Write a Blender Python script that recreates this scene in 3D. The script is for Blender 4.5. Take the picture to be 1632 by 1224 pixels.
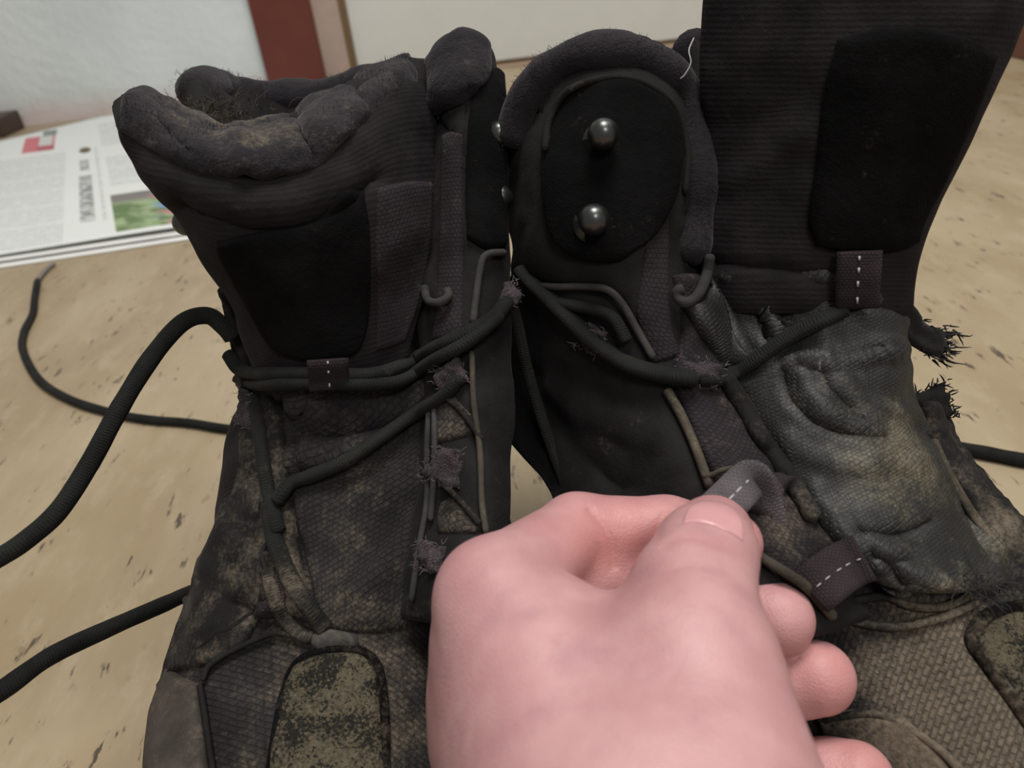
import bpy, bmesh, math, random
import numpy as np
from mathutils import Vector, Matrix
from mathutils.bvhtree import BVHTree

random.seed(7); RNG = np.random.default_rng(7)
for o in list(bpy.data.objects): bpy.data.objects.remove(o, do_unlink=True)
SC = bpy.context.scene; COL = SC.collection

# ------------------------------------------------------------------ camera
FPX = 1230.0; CAM_H = 0.25; TILT = math.radians(31); ROLL = math.radians(7)
fw = np.array([0, math.cos(TILT), -math.sin(TILT)])
x0 = np.array([1.0, 0, 0]); u0 = np.array([0, math.sin(TILT), math.cos(TILT)])
cx = math.cos(ROLL)*x0 - math.sin(ROLL)*u0
cy = math.sin(ROLL)*x0 + math.cos(ROLL)*u0
CAM = np.array([0, 0, CAM_H])
cd = bpy.data.cameras.new('camera'); cam = bpy.data.objects.new('camera', cd); COL.objects.link(cam)
m = Matrix.Identity(4)
for i in range(3):
    m[i][0] = cx[i]; m[i][1] = cy[i]; m[i][2] = -fw[i]; m[i][3] = CAM[i]
cam.matrix_world = m
cd.sensor_width = 36; cd.lens = FPX/1632*36; cd.clip_start = 0.01
cd.dof.use_dof = True; cd.dof.focus_distance = 0.245; cd.dof.aperture_fstop = cd.lens/1.7
SC.camera = cam

# ------------------------------------------------------------------ world, lamps, exposure
w = bpy.data.worlds.new('room_light'); SC.world = w; w.use_nodes = True
w.node_tree.nodes['Background'].inputs[0].default_value = (1.0, 0.985, 0.96, 1)
w.node_tree.nodes['Background'].inputs[1].default_value = 0.26
def area(name, loc, target, size, power, col):
    l = bpy.data.lights.new(name, 'AREA'); l.shape = 'DISK'; l.size = size; l.energy = power; l.color = col
    o = bpy.data.objects.new(name, l); COL.objects.link(o); o.location = loc
    o.rotation_euler = (Vector(target)-Vector(loc)).to_track_quat('-Z', 'Y').to_euler()
    return o
area('ceiling_lamp', (0.25, 0.35, 2.3), (0.1, 0.4, 0), 0.9, 44, (1.0, 0.975, 0.935))
area('room_lamp', (0.5, -1.6, 2.1), (0, 0.3, 0), 0.7, 26, (1.0, 0.97, 0.93))
SC.view_settings.view_transform = 'Standard'; SC.view_settings.look = 'None'
SC.view_settings.gamma = 1; SC.view_settings.use_curve_mapping = False
SC.view_settings.exposure = 0.0

# ------------------------------------------------------------------ maths helpers
def ray(px, py): return fw + cx*(px-816)/FPX - cy*(py-612)/FPX
def P(px, py, d): return CAM + ray(px, py)*d                 # point seen at a pixel, at a depth
def Pz(px, py, z):                                            # point seen at a pixel, at a height
    r = ray(px, py); return CAM + r*((z-CAM_H)/r[2])
def PP(seq): return np.array([P(*s) for s in seq])
def proj(p):
    v = np.asarray(p)-CAM; d = v@fw
    return np.stack([816+FPX*(v@cx)/d, 612-FPX*(v@cy)/d], -1)

def cr(a, n, ease=0.0):
    """Catmull-Rom resample of a (k, ...) array along its first axis to n samples."""
    a = np.asarray(a, float); k = len(a)
    if k == 1: return np.repeat(a, n, 0)
    t = np.linspace(0, 1, n)
    if ease: t = (1-ease)*t + ease*(0.5-0.5*np.cos(np.pi*t))
    t = t*(k-1); i = np.minimum(t.astype(int), k-2); f = (t-i).reshape((-1,)+(1,)*(a.ndim-1))
    ext = np.concatenate([[2*a[0]-a[1]], a, [2*a[-1]-a[-2]]])
    p0, p1, p2, p3 = ext[i], ext[i+1], ext[i+2], ext[i+3]
    return 0.5*((2*p1) + (-p0+p2)*f + (2*p0-5*p1+4*p2-p3)*f**2 + (-p0+3*p1-3*p2+p3)*f**3)
def grid(rows, nr, nc, ease=0.5):
    n = max(len(r) for r in rows)
    rows = [cr(np.array(r, float), 4*n if len(r) != n else n) for r in rows] if len(set(len(r) for r in rows)) == 1 \
        else [cr(np.array(r, float), 4*n) for r in rows]
    g = cr(np.array(rows), nr, ease)
    return cr(g.swapaxes(0, 1), nc, ease).swapaxes(0, 1)
def pgrid(rows, nr, nc, ease=0.5):
    g = grid(rows, nr, nc, ease)
    return CAM + (fw + cx*(g[..., :1]-816)/FPX - cy*(g[..., 1:2]-612)/FPX)*g[..., 2:3]

def normals(G, face=None):
    du = np.gradient(G, axis=0); dv = np.gradient(G, axis=1)
    n = np.cross(du, dv); n /= np.linalg.norm(n, axis=-1, keepdims=True)+1e-12
    if face is None: s = ((CAM-G)*n).sum()
    else: s = ((G-np.array(face))*n).sum()
    return n if s > 0 else -n
_lat = RNG.random((32, 32, 32))*2-1
def vnoise(p, scale):
    q = np.asarray(p)*scale; i = np.floor(q).astype(int); f = q-i; f = f*f*(3-2*f); r = 0
    for a in (0, 1):
        for b in (0, 1):
            for c in (0, 1):
                wgt = (f[..., 0] if a else 1-f[..., 0])*(f[..., 1] if b else 1-f[..., 1])*(f[..., 2] if c else 1-f[..., 2])
                r = r + wgt*_lat[(i[..., 0]+a) % 32, (i[..., 1]+b) % 32, (i[..., 2]+c) % 32]
    return r
def folds(G, lines):
    """Raise or sink real folds along polylines (pixels of the seam lines), amplitude in metres."""
    n = normals(G); q = proj(G); h = np.zeros(G.shape[:2])
    for line, amp, wid in lines:
        l = cr(np.array(line, float), 24)
        d = np.min(np.linalg.norm(q[..., None, :]-l, axis=-1), axis=-1)
        h += amp*np.exp(-(d/wid)**2)
    return G + n*h[..., None]

# ------------------------------------------------------------------ object helpers
def tag(o, label=None, cat=None, group=None, kind=None):
    if label: o['label'] = label
    if cat: o['category'] = cat
    if group: o['group'] = group
    if kind: o['kind'] = kind
    return o
def empty(name, loc, label, cat, group=None):
    o = bpy.data.objects.new(name, None); COL.objects.link(o); o.location = loc; o.empty_display_size = 0.02
    return tag(o, label, cat, group)
def link(name, V, Fc, mat, parent=None, uv=None, dust=None, smooth=True, flip=False):
    me = bpy.data.meshes.new(name)
    V = np.asarray(V, float)
    if flip: Fc = [tuple(reversed(f)) for f in Fc]
    if parent is not None:
        off = np.array(world_loc(parent)); V = V-off
    me.from_pydata(V.tolist(), [], [tuple(int(i) for i in f) for f in Fc])
    if uv is not None:
        lay = me.uv_layers.new(name='UVMap'); li = np.empty(len(me.loops), int); me.loops.foreach_get('vertex_index', li)
        lay.data.foreach_set('uv', np.asarray(uv, float)[li].ravel())
    if dust is not None:
        at = me.attributes.new('dust', 'FLOAT', 'POINT'); at.data.foreach_set('value', np.asarray(dust, float))
    me.polygons.foreach_set('use_smooth', [smooth]*len(me.polygons))
    bm = bmesh.new(); bm.from_mesh(me); bmesh.ops.recalc_face_normals(bm, faces=bm.faces); bm.to_mesh(me); bm.free()
    me.materials.append(mat)
    o = bpy.data.objects.new(name, me); COL.objects.link(o)
    if parent is not None: o.parent = parent
    return o
def world_loc(o):
    l = Vector(o.location); p = o.parent
    while p: l = l+Vector(p.location); p = p.parent
    return l

SURF = {}
def register(key, G):
    M, N = G.shape[:2]; V = G.reshape(-1, 3)
    Fc = [(a*N+b, a*N+b+1, (a+1)*N+b+1, (a+1)*N+b) for a in range(M-1) for b in range(N-1)]
    SURF[key] = (V, Fc)
def bvh(keys):
    V = []; Fc = []; n = 0
    for k in keys:
        v, f = SURF[k]; V += v.tolist(); Fc += [tuple(i+n for i in q) for q in f]; n += len(v)
    return BVHTree.FromPolygons(V, Fc)
def hit(tree, px, py):
    r = ray(px, py); loc, nor, i, d = tree.ray_cast(Vector(CAM), Vector(r/np.linalg.norm(r)))
    if loc is None: return None
    return ((np.array(loc)-CAM)@fw)
def drape(rows, nr, nc, keys, smooth=3, ease=0.5):
    """Lay a panel, outlined by seam lines, onto surfaces already built."""
    t = bvh(keys); g = grid(rows, nr, nc, ease)[..., :2]
    D = np.full(g.shape[:2], np.nan)
    for a in range(nr):
        for b in range(nc):
            d = hit(t, g[a, b, 0], g[a, b, 1])
            if d is not None: D[a, b] = d
    for _ in range(200):
        bad = np.isnan(D)
        if not bad.any(): break
        pad = np.pad(D, 1, constant_values=np.nan)
        st = np.stack([pad[:-2, 1:-1], pad[2:, 1:-1], pad[1:-1, :-2], pad[1:-1, 2:]])
        cnt = (~np.isnan(st)).sum(0); sm = np.nansum(st, 0)
        ok = bad & (cnt > 0); D[ok] = sm[ok]/cnt[ok]
    for _ in range(smooth):
        pad = np.pad(D, 1, mode='edge'); D = (D*4+pad[:-2, 1:-1]+pad[2:, 1:-1]+pad[1:-1, :-2]+pad[1:-1, 2:])/8
    return CAM + (fw + cx*(g[..., :1]-816)/FPX - cy*(g[..., 1:2]-612)/FPX)*D[..., None]
def lay_path(pts, keys, lift, n=60, smooth=4):
    """A cord following a surface: (px, py) points, lifted off it."""
    t = bvh(keys); q = cr(np.array(pts, float), n)[:, :2]; D = np.full(n, np.nan)
    for a in range(n):
        d = hit(t, q[a, 0], q[a, 1])
        if d is not None: D[a] = d
    ok = ~np.isnan(D); D = np.interp(np.arange(n), np.arange(n)[ok], D[ok])
    for _ in range(smooth): p = np.pad(D, 1, mode='edge'); D = (2*D+p[:-2]+p[2:])/4
    D = D-lift
    return np.array([P(q[a, 0], q[a, 1], D[a]) for a in range(n)])

STAIN = []                                   # dirt patches: (point, radius, amount)
def dust_at(V, base):
    d = np.full(len(V), base, float)
    for c, r, a in STAIN: d += a*np.exp(-((V-c)**2).sum(-1)/r**2)
    return np.clip(d, 0, 1)

def pad(name, G, mat, parent, front=0.002, back=0.002, edge=0.004, face=None, dust=0.0, lump=0.0, lscale=120, key=None, uvrot=0):
    """A closed sewn panel: rounded edges, real thickness, metric UVs."""
    M, N = G.shape[:2]; n = normals(G, face)
    if lump: G = G + n*(vnoise(G, lscale)*lump+vnoise(G+5, lscale*2.6)*lump*0.45)[..., None]
    eu = np.linalg.norm(np.diff(G, axis=0), axis=-1).mean(1); ev = np.linalg.norm(np.diff(G, axis=1), axis=-1).mean(0)
    su = np.concatenate([[0], np.cumsum(eu)]); sv = np.concatenate([[0], np.cumsum(ev)])
    du = np.minimum(su, su[-1]-su)[:, None]; dv = np.minimum(sv, sv[-1]-sv)[None, :]
    s = np.clip(np.minimum(du, dv)/max(edge, 1e-6), 0, 1)
    prof = np.sqrt(np.clip(1-(1-s)**2, 0, 1))*0.92+0.08
    A = G+n*(front*prof)[..., None]; B = G-n*(back*prof)[..., None]
    V = np.concatenate([A.reshape(-1, 3), B.reshape(-1, 3)]); K = M*N; Fc = []
    for a in range(M-1):
        for b in range(N-1):
            q = (a*N+b, a*N+b+1, (a+1)*N+b+1, (a+1)*N+b); Fc.append(q); Fc.append(tuple(K+i for i in reversed(q)))
    ring = [(0, b) for b in range(N)]+[(a, N-1) for a in range(1, M)]+[(M-1, b) for b in range(N-2, -1, -1)]+[(a, 0) for a in range(M-2, 0, -1)]
    ids = [a*N+b for a, b in ring]
    for i in range(len(ids)):
        p, q = ids[i], ids[(i+1) % len(ids)]; Fc.append((q, p, K+p, K+q))
    U = np.stack(np.broadcast_arrays(sv[None, :], su[:, None]), -1).reshape(-1, 2)
    if uvrot:
        c, si = math.cos(uvrot), math.sin(uvrot); U = U@np.array([[c, si], [-si, c]])
    if key: register(key, A)
    return link(name, V, Fc, mat, parent, np.concatenate([U, U]), dust_at(V, dust))

def sweep(path, prof, closed_prof=True, twist=None, up=None, scale=None):
    path = np.asarray(path, float); n = len(path); T = np.gradient(path, axis=0); T /= np.linalg.norm(T, axis=1, keepdims=True)+1e-12
    u = np.array(up, float) if up is not None else np.array([0.13, 0.2, 1.0])
    Nn = []
    for i in range(n):
        v = u-T[i]*(u@T[i]); l = np.linalg.norm(v)
        v = v/l if l > 1e-6 else np.cross(T[i], [1, 0, 0]); Nn.append(v)
        if up is None: u = v
    Nn = np.array(Nn); Bn = np.cross(T, Nn); k = len(prof); V = []
    for i in range(n):
        s = 1 if scale is None else scale[i]
        a = 0 if twist is None else twist[i]
        for (p, q) in prof:
            pp = p*math.cos(a)-q*math.sin(a); qq = p*math.sin(a)+q*math.cos(a)
            V.append(path[i]+s*(Bn[i]*pp+Nn[i]*qq))
    Fc = [(i*k+j, i*k+(j+1) % k, (i+1)*k+(j+1) % k, (i+1)*k+j) for i in range(n-1) for j in range(k)]
    Fc += [tuple(range(k)), tuple((n-1)*k+j for j in range(k))]
    L = np.concatenate([[0], np.cumsum(np.linalg.norm(np.diff(path, axis=0), axis=1))])
    uv = np.array([(j/k, L[i]) for i in range(n) for j in range(k)])
    return np.array(V), Fc, uv
def cord(name, path, r, mat, parent, flat=1.0, k=12, dust=0.1, n=None, twist=None, up=None, wob=0.06, taper=True):
    path = np.asarray(path, float)
    if n: path = cr(path, n)
    prof = [(r*math.cos(2*math.pi*j/k), r*flat*math.sin(2*math.pi*j/k)) for j in range(k)]
    sc = 1+wob*vnoise(path, 160)
    if taper: sc[0] *= 0.55; sc[-1] *= 0.55
    V, Fc, uv = sweep(path, prof, twist=twist, up=up, scale=sc)
    return link(name, V, Fc, mat, parent, uv, dust_at(V, dust))
def merge(parts):
    V = []; Fc = []; U = []; n = 0
    for v, f, u in parts:
        V.append(v); U.append(u); Fc += [tuple(i+n for i in q) for q in f]; n += len(v)
    return np.concatenate(V), Fc, np.concatenate(U)
def fray(name, roots, mat, parent, r=0.00018, L=0.008, kind='stuff', curl=0.35, dust=0.1):
    """Loose threads: roots = (point, direction)."""
    parts = []
    for p, d in roots:
        d = np.array(d, float); d /= np.linalg.norm(d)+1e-9; l = L*random.uniform(0.4, 1.2); q = [np.array(p, float)]
        for s in range(4):
            d = d+RNG.normal(0, curl, 3); d /= np.linalg.norm(d); q.append(q[-1]+d*l/4)
        parts.append(sweep(np.array(q), [(r, 0), (-r/2, r*.87), (-r/2, -r*.87)], scale=[1, 1, .9, .7, .3]))
    V, Fc, U = merge(parts)
    return tag(link(name, V, Fc, mat, parent, U, dust_at(V, dust)), kind=kind)
def revolve(profile, k=20):
    V = []; n = len(profile)
    for r, h in profile:
        for j in range(k): a = 2*math.pi*j/k; V.append((r*math.cos(a), r*math.sin(a), h))
    Fc = [(i*k+j, i*k+(j+1) % k, (i+1)*k+(j+1) % k, (i+1)*k+j) for i in range(n-1) for j in range(k)]
    Fc += [tuple(range(k)), tuple((n-1)*k+j for j in range(k))]
    return np.array(V), Fc
def orient(V, loc, axis):
    q = Vector(axis).to_track_quat('Z', 'Y').to_matrix(); R = np.array(q)
    return V@R.T+np.array(loc)
def box(name, lo, hi, mat, parent=None, bev=0.0):
    bm = bmesh.new(); bmesh.ops.create_cube(bm, size=1)
    lo = np.array(lo, float); hi = np.array(hi, float)
    for v in bm.verts: v.co = Vector((lo+hi)/2+np.array(v.co)*(hi-lo))
    if bev: bmesh.ops.bevel(bm, geom=bm.edges[:], offset=bev, segments=2, affect='EDGES', profile=0.6)
    off = world_loc(parent) if parent else Vector((0, 0, 0))
    for v in bm.verts: v.co -= off
    me = bpy.data.meshes.new(name); bm.to_mesh(me); bm.free(); me.materials.append(mat)
    o = bpy.data.objects.new(name, me); COL.objects.link(o)
    if parent: o.parent = parent
    return o

# ------------------------------------------------------------------ materials
class NT:
    def __init__(s, name):
        s.m = bpy.data.materials.new(name); s.m.use_nodes = True; s.t = s.m.node_tree
        s.b = s.t.nodes['Principled BSDF']; s.t.nodes['Material Output'].location = (900, 0)
    def n(s, kind, **kw):
        nd = s.t.nodes.new(kind)
        for k, v in kw.items():
            if k.startswith('i_'):
                key = k[2:]; key = int(key) if key.isdigit() else key.replace('_', ' ')
                s.put(nd.inputs[key], v)
            else: setattr(nd, k, v)
        return nd
    def put(s, inp, v):
        if isinstance(v, bpy.types.NodeSocket): s.t.links.new(v, inp)
        elif hasattr(v, '__len__') and inp.type == 'RGBA': inp.default_value = tuple(v)+((1,) if len(v) == 3 else ())
        else: inp.default_value = v
    def math(s, op, a, b=0.0, clamp=False):
        nd = s.n('ShaderNodeMath', operation=op, use_clamp=clamp); s.put(nd.inputs[0], a); s.put(nd.inputs[1], b); return nd.outputs[0]
    def mix(s, f, a, b, blend='MIX'):
        nd = s.n('ShaderNodeMix', data_type='RGBA', blend_type=blend); s.put(nd.inputs[0], f); s.put(nd.inputs[6], a); s.put(nd.inputs[7], b); return nd.outputs[2]
    def noise(s, vec, scale, detail=3, rough=0.55):
        nd = s.n('ShaderNodeTexNoise'); s.put(nd.inputs['Vector'], vec); nd.inputs['Scale'].default_value = scale
        nd.inputs['Detail'].default_value = detail; nd.inputs['Roughness'].default_value = rough; return nd.outputs['Fac']
    def ramp(s, f, lo, hi):
        nd = s.n('ShaderNodeMapRange', interpolation_type='SMOOTHSTEP'); s.put(nd.inputs[0], f)
        nd.inputs[1].default_value = lo; nd.inputs[2].default_value = hi; return nd.outputs[0]
    def mapv(s, vec, scale=(1, 1, 1), rot=(0, 0, 0), loc=(0, 0, 0)):
        nd = s.n('ShaderNodeMapping'); s.put(nd.inputs[0], vec); nd.inputs['Scale'].default_value = scale
        nd.inputs['Rotation'].default_value = rot; nd.inputs['Location'].default_value = loc; return nd.outputs[0]
    def bump(s, h, dist, strength=1.0, prev=None):
        nd = s.n('ShaderNodeBump'); s.put(nd.inputs['Height'], h); nd.inputs['Distance'].default_value = dist; nd.inputs['Strength'].default_value = strength
        if prev is not None: s.t.links.new(prev, nd.inputs['Normal'])
        return nd.outputs[0]
    def out(s, col=None, rough=None, normal=None, **kw):
        if col is not None: s.put(s.b.inputs['Base Color'], col)
        if rough is not None: s.put(s.b.inputs['Roughness'], rough)
        if normal is not None: s.put(s.b.inputs['Normal'], normal)
        for k, v in kw.items(): s.put(s.b.inputs[k.replace('_', ' ')], v)
        return s.m

def fabric(name, col, dirt=(0.15, 0.122, 0.09), pattern=None, rough=0.85, sheen=0.03, fleck=0.0, pits=0.0, dmul=1.0, depth=0.0004, bumpn=0.0003, tint=None, spec=0.12):
    """Worn cloth: woven relief, colour drift, and dry mud settled where the 'dust' attribute says."""
    t = NT(name); tc = t.n('ShaderNodeTexCoord'); geo = t.n('ShaderNodeNewGeometry'); pos = geo.outputs['Position']
    uv = tc.outputs['UV']; wn = t.n('ShaderNodeTexNoise'); t.put(wn.inputs['Vector'], pos); wn.inputs['Scale'].default_value = 230
    wv_ = t.n('ShaderNodeVectorMath', operation='MULTIPLY_ADD'); t.put(wv_.inputs[0], wn.outputs['Color']); wv_.inputs[1].default_value = (0.0008, 0.0008, 0)
    t.put(wv_.inputs[2], uv); uv = wv_.outputs[0] if pattern and pattern[0] == 'brick' else uv; drift = t.noise(pos, 60, 4)
    c = t.mix(t.ramp(drift, 0.3, 0.75), [v*0.6 for v in col], [v*1.35 for v in (tint or col)])
    h = None
    if pattern:
        kind, pw, ph, mo, rot = pattern
        if kind == 'brick':
            br = t.n('ShaderNodeTexBrick', offset=0.5); t.put(br.inputs['Vector'], t.mapv(uv, rot=(0, 0, rot)))
            br.inputs['Scale'].default_value = 1; br.inputs['Brick Width'].default_value = pw; br.inputs['Row Height'].default_value = ph
            br.inputs['Mortar Size'].default_value = mo; br.inputs['Mortar Smooth'].default_value = 0.6
            h = t.math('SUBTRACT', 1.0, br.outputs['Fac'])
        elif kind == 'rib':
            wv = t.n('ShaderNodeTexWave', wave_type='BANDS', bands_direction='X'); t.put(wv.inputs['Vector'], t.mapv(uv, rot=(0, 0, rot)))
            wv.inputs['Scale'].default_value = 0.314/pw; wv.inputs['Distortion'].default_value = mo; wv.inputs['Detail'].default_value = 1
            h = wv.outputs['Fac']
        elif kind == 'braid':
            a = t.n('ShaderNodeTexWave', bands_direction='DIAGONAL'); t.put(a.inputs['Vector'], t.mapv(uv, scale=(3.1, 1/pw, 0)))
            b = t.n('ShaderNodeTexWave', bands_direction='DIAGONAL'); t.put(b.inputs['Vector'], t.mapv(uv, scale=(-3.1, 1/pw, 0)))
            for q in (a, b): q.inputs['Scale'].default_value = 0.5; q.inputs['Distortion'].default_value = 0.3
            h = t.math('MAXIMUM', a.outputs['Fac'], b.outputs['Fac'])
    fine = t.noise(pos, 1500, 2); mid = t.noise(pos, 420, 3)
    at = t.n('ShaderNodeAttribute', attribute_name='dust'); dn = t.noise(pos, 95, 5, 0.65); dn2 = t.noise(pos, 700, 3, 0.7)
    mud = t.math('MULTIPLY', at.outputs['Fac'], dmul)
    mud = t.math('ADD', mud, t.math('MULTIPLY', t.math('SUBTRACT', dn, 0.5), 1.25))
    mud = t.math('ADD', mud, t.math('MULTIPLY', t.math('SUBTRACT', dn2, 0.5), 0.6))
    mud = t.ramp(mud, 0.22, 0.95)
    dcol = t.mix(t.ramp(dn2, 0.3, 0.7), [v*0.55 for v in dirt], dirt)
    if h is not None:
        mud = t.math('MULTIPLY', mud, t.math('ADD', 0.65, t.math('MULTIPLY', h, 0.35)))
        c = t.mix(t.math('MULTIPLY', t.math('SUBTRACT', 1.0, h), 0.3), c, [v*0.25 for v in col])
    c = t.mix(mud, c, dcol)
    if pits:                                       # scuffed rubber: bare black shows through the dried mud in pits
        pn = t.math('ADD', t.noise(pos, 1150, 4, 0.65), t.math('MULTIPLY', t.noise(pos, 110, 2), 0.7))
        c = t.mix(t.math('MULTIPLY', t.ramp(pn, 0.79, 0.93), pits), c, (0.007, 0.007, 0.006))
    if fleck:
        fl = t.ramp(t.noise(pos, 900, 1), 0.74, 0.8); c = t.mix(t.math('MULTIPLY', fl, fleck), c, (0.3, 0.28, 0.25))
    nb = t.bump(t.math('ADD', mid, t.math('MULTIPLY', fine, 0.6)), bumpn, 0.8)
    if h is not None: nb = t.bump(h, depth, 0.9, nb)
    t.b.inputs['Specular IOR Level'].default_value = spec
    t.b.inputs['Sheen Weight'].default_value = sheen; t.b.inputs['Sheen Roughness'].default_value = 0.5
    t.b.inputs['Sheen Tint'].default_value = (0.6, 0.57, 0.6, 1)
    return t.out(c, rough, nb)

K = {}
K['ripstop'] = fabric('dusty_ripstop', (0.020, 0.018, 0.0185), pattern=('brick', 0.0023, 0.0014, 0.00026, 0.5), depth=0.00035)
K['ripstop_fine'] = fabric('fine_grid_cloth', (0.022, 0.0175, 0.020), pattern=('brick', 0.0014, 0.0014, 0.00025, 0.1), depth=0.00025)
K['side'] = fabric('worn_side_leather', (0.0115, 0.0108, 0.0108), rough=0.8)
K['suede'] = fabric('black_suede', (0.0042, 0.0040, 0.0042), rough=0.95, sheen=0.01, dmul=0.5, bumpn=0.0005, spec=0.06)
K['tongue'] = fabric('dark_tongue_cloth', (0.0150, 0.0125, 0.0138), pattern=('rib', 0.0015, 0.6, 0.6, math.pi/2), depth=0.00006, sheen=0.02, dmul=0.7)
K['fleece'] = fabric('fuzzy_lining', (0.0150, 0.0130, 0.0160), sheen=0.16, dmul=0.8, bumpn=0.0008)
K['nylon'] = fabric('creased_gusset_nylon', (0.0155, 0.0158, 0.0155), pattern=('brick', 0.0016, 0.0010, 0.0002, 0.4), depth=0.00015, rough=0.52, sheen=0.0, spec=0.4, bumpn=0.0003, dirt=(0.15, 0.13, 0.09))
K['lace'] = fabric('black_lace_braid', (0.0135, 0.0140, 0.0125), pattern=('braid', 0.0007, 0, 0, 0), rough=0.8, depth=0.00018, dmul=0.6)
K['web'] = fabric('plum_webbing', (0.036, 0.026, 0.029), pattern=('brick', 0.0011, 0.0008, 0.0002, 0), depth=0.0004, dmul=0.5, dirt=(0.2, 0.16, 0.15))
K['web_pale'] = fabric('grey_webbing', (0.115, 0.10, 0.105), pattern=('brick', 0.0016, 0.0008, 0.00022, 0), depth=0.0004, dmul=0.5)
K['frayed'] = fabric('frayed_mauve_fibre', (0.052, 0.039, 0.045), pattern=('brick', 0.0012, 0.0007, 0.0002, 0.6), depth=0.0006, sheen=0.1, dmul=1.0, dirt=(0.17, 0.14, 0.15), bumpn=0.0009)
K['pale_fibre'] = fabric('pale_mauve_fibre', (0.16, 0.13, 0.145), dmul=0.3)
K['frayblack'] = fabric('frayed_black_fibre', (0.012, 0.011, 0.011), sheen=0.2, dmul=0.4)
K['piping'] = fabric('grey_piping', (0.040, 0.038, 0.037), dmul=0.5)
K['tanpipe'] = fabric('muddy_piping', (0.05, 0.043, 0.033), dmul=0.8)
K['rubber'] = fabric('scuffed_toe_rubber', (0.020, 0.019, 0.016), dirt=(0.105, 0.088, 0.058), rough=0.7, sheen=0, fleck=0.15, pits=0.92, bumpn=0.0011)
K['rand'] = fabric('brown_rand', (0.05, 0.042, 0.036), dirt=(0.12, 0.10, 0.08), rough=0.7, sheen=0, bumpn=0.0002)
K['sole'] = fabric('black_sole_rubber', (0.014, 0.013, 0.012), rough=0.8, sheen=0)
K['thread'] = NT('white_thread').out((0.36, 0.34, 0.34), 0.8)
K['tip'] = NT('pale_lace_tip').out((0.16, 0.14, 0.13), 0.5)
t = NT('gunmetal'); K['metal'] = t.out((0.085, 0.09, 0.087), 0.31, Metallic=0.9)

def mat_floor():
    t = NT('beige_stone_print_vinyl'); geo = t.n('ShaderNodeNewGeometry'); p = geo.outputs['Position']
    q = t.mapv(p, scale=(1.0, 0.4, 1), rot=(0, 0, 0.16)); big = t.noise(q, 11, 5, 0.6); mid = t.noise(q, 60, 5, 0.7)
    c = t.mix(t.ramp(big, 0.36, 0.64), (0.268, 0.202, 0.120), (0.336, 0.266, 0.172))
    c = t.mix(t.math('MULTIPLY', t.ramp(mid, 0.48, 0.72), 0.5), c, (0.385, 0.315, 0.220))
    och = t.noise(t.mapv(p, scale=(1, 0.5, 1), loc=(3, 1, 0)), 9, 3); c = t.mix(t.math('MULTIPLY', t.ramp(och, 0.54, 0.7), 0.5), c, (0.26, 0.18, 0.095))
    s1 = t.noise(t.mapv(p, scale=(1.0, 0.22, 1), rot=(0, 0, 0.2)), 190, 4, 0.65); s2 = t.noise(t.mapv(p, loc=(7, 3, 0)), 30, 2)
    fl = t.math('MULTIPLY', t.ramp(s1, 0.585, 0.65), t.ramp(s2, 0.48, 0.58))
    c = t.mix(t.math('MULTIPLY', fl, 0.95), c, (0.06, 0.042, 0.03))
    s3 = t.noise(t.mapv(p, scale=(1, 0.5, 1), loc=(1, 5, 0)), 85, 2); c = t.mix(t.math('MULTIPLY', t.ramp(s3, 0.68, 0.75), 0.55), c, (0.16, 0.12, 0.075))
    return t.out(c, 0.42, t.bump(mid, 0.0004, 0.5))
def mat_wall():
    t = NT('white_painted_plaster'); p = t.n('ShaderNodeNewGeometry').outputs['Position']
    a = t.noise(p, 5, 4); b = t.noise(p, 60, 5); c = t.mix(t.ramp(a, 0.3, 0.7), (0.535, 0.575, 0.57), (0.62, 0.65, 0.645))
    sp = t.ramp(t.noise(p, 34, 2), 0.75, 0.79); c = t.mix(t.math('MULTIPLY', sp, 0.35), c, (0.3, 0.28, 0.26))
    sep = t.n('ShaderNodeSeparateXYZ'); t.put(sep.inputs[0], p)                       # scuffed, pinkish paint along the foot of the wall
    low = t.ramp(t.math('ADD', sep.outputs[2], t.math('MULTIPLY', t.math('SUBTRACT', t.noise(p, 14, 3), 0.5), 0.05)), 0.06, 0.0)
    c = t.mix(t.math('MULTIPLY', low, 0.75), c, (0.55, 0.44, 0.42))
    return t.out(c, 0.75, t.bump(t.math('ADD', b, t.math('MULTIPLY', a, 2.0)), 0.003, 0.6))
def mat_paint(name, col, rough=0.5, var=0.08):
    t = NT(name); p = t.n('ShaderNodeNewGeometry').outputs['Position']; a = t.noise(p, 22, 4)
    c = t.mix(t.ramp(a, 0.25, 0.75), [v*(1-var) for v in col], [v*(1+var) for v in col])
    return t.out(c, rough, t.bump(t.noise(p, 180, 3), 0.0004, 0.5))
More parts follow.
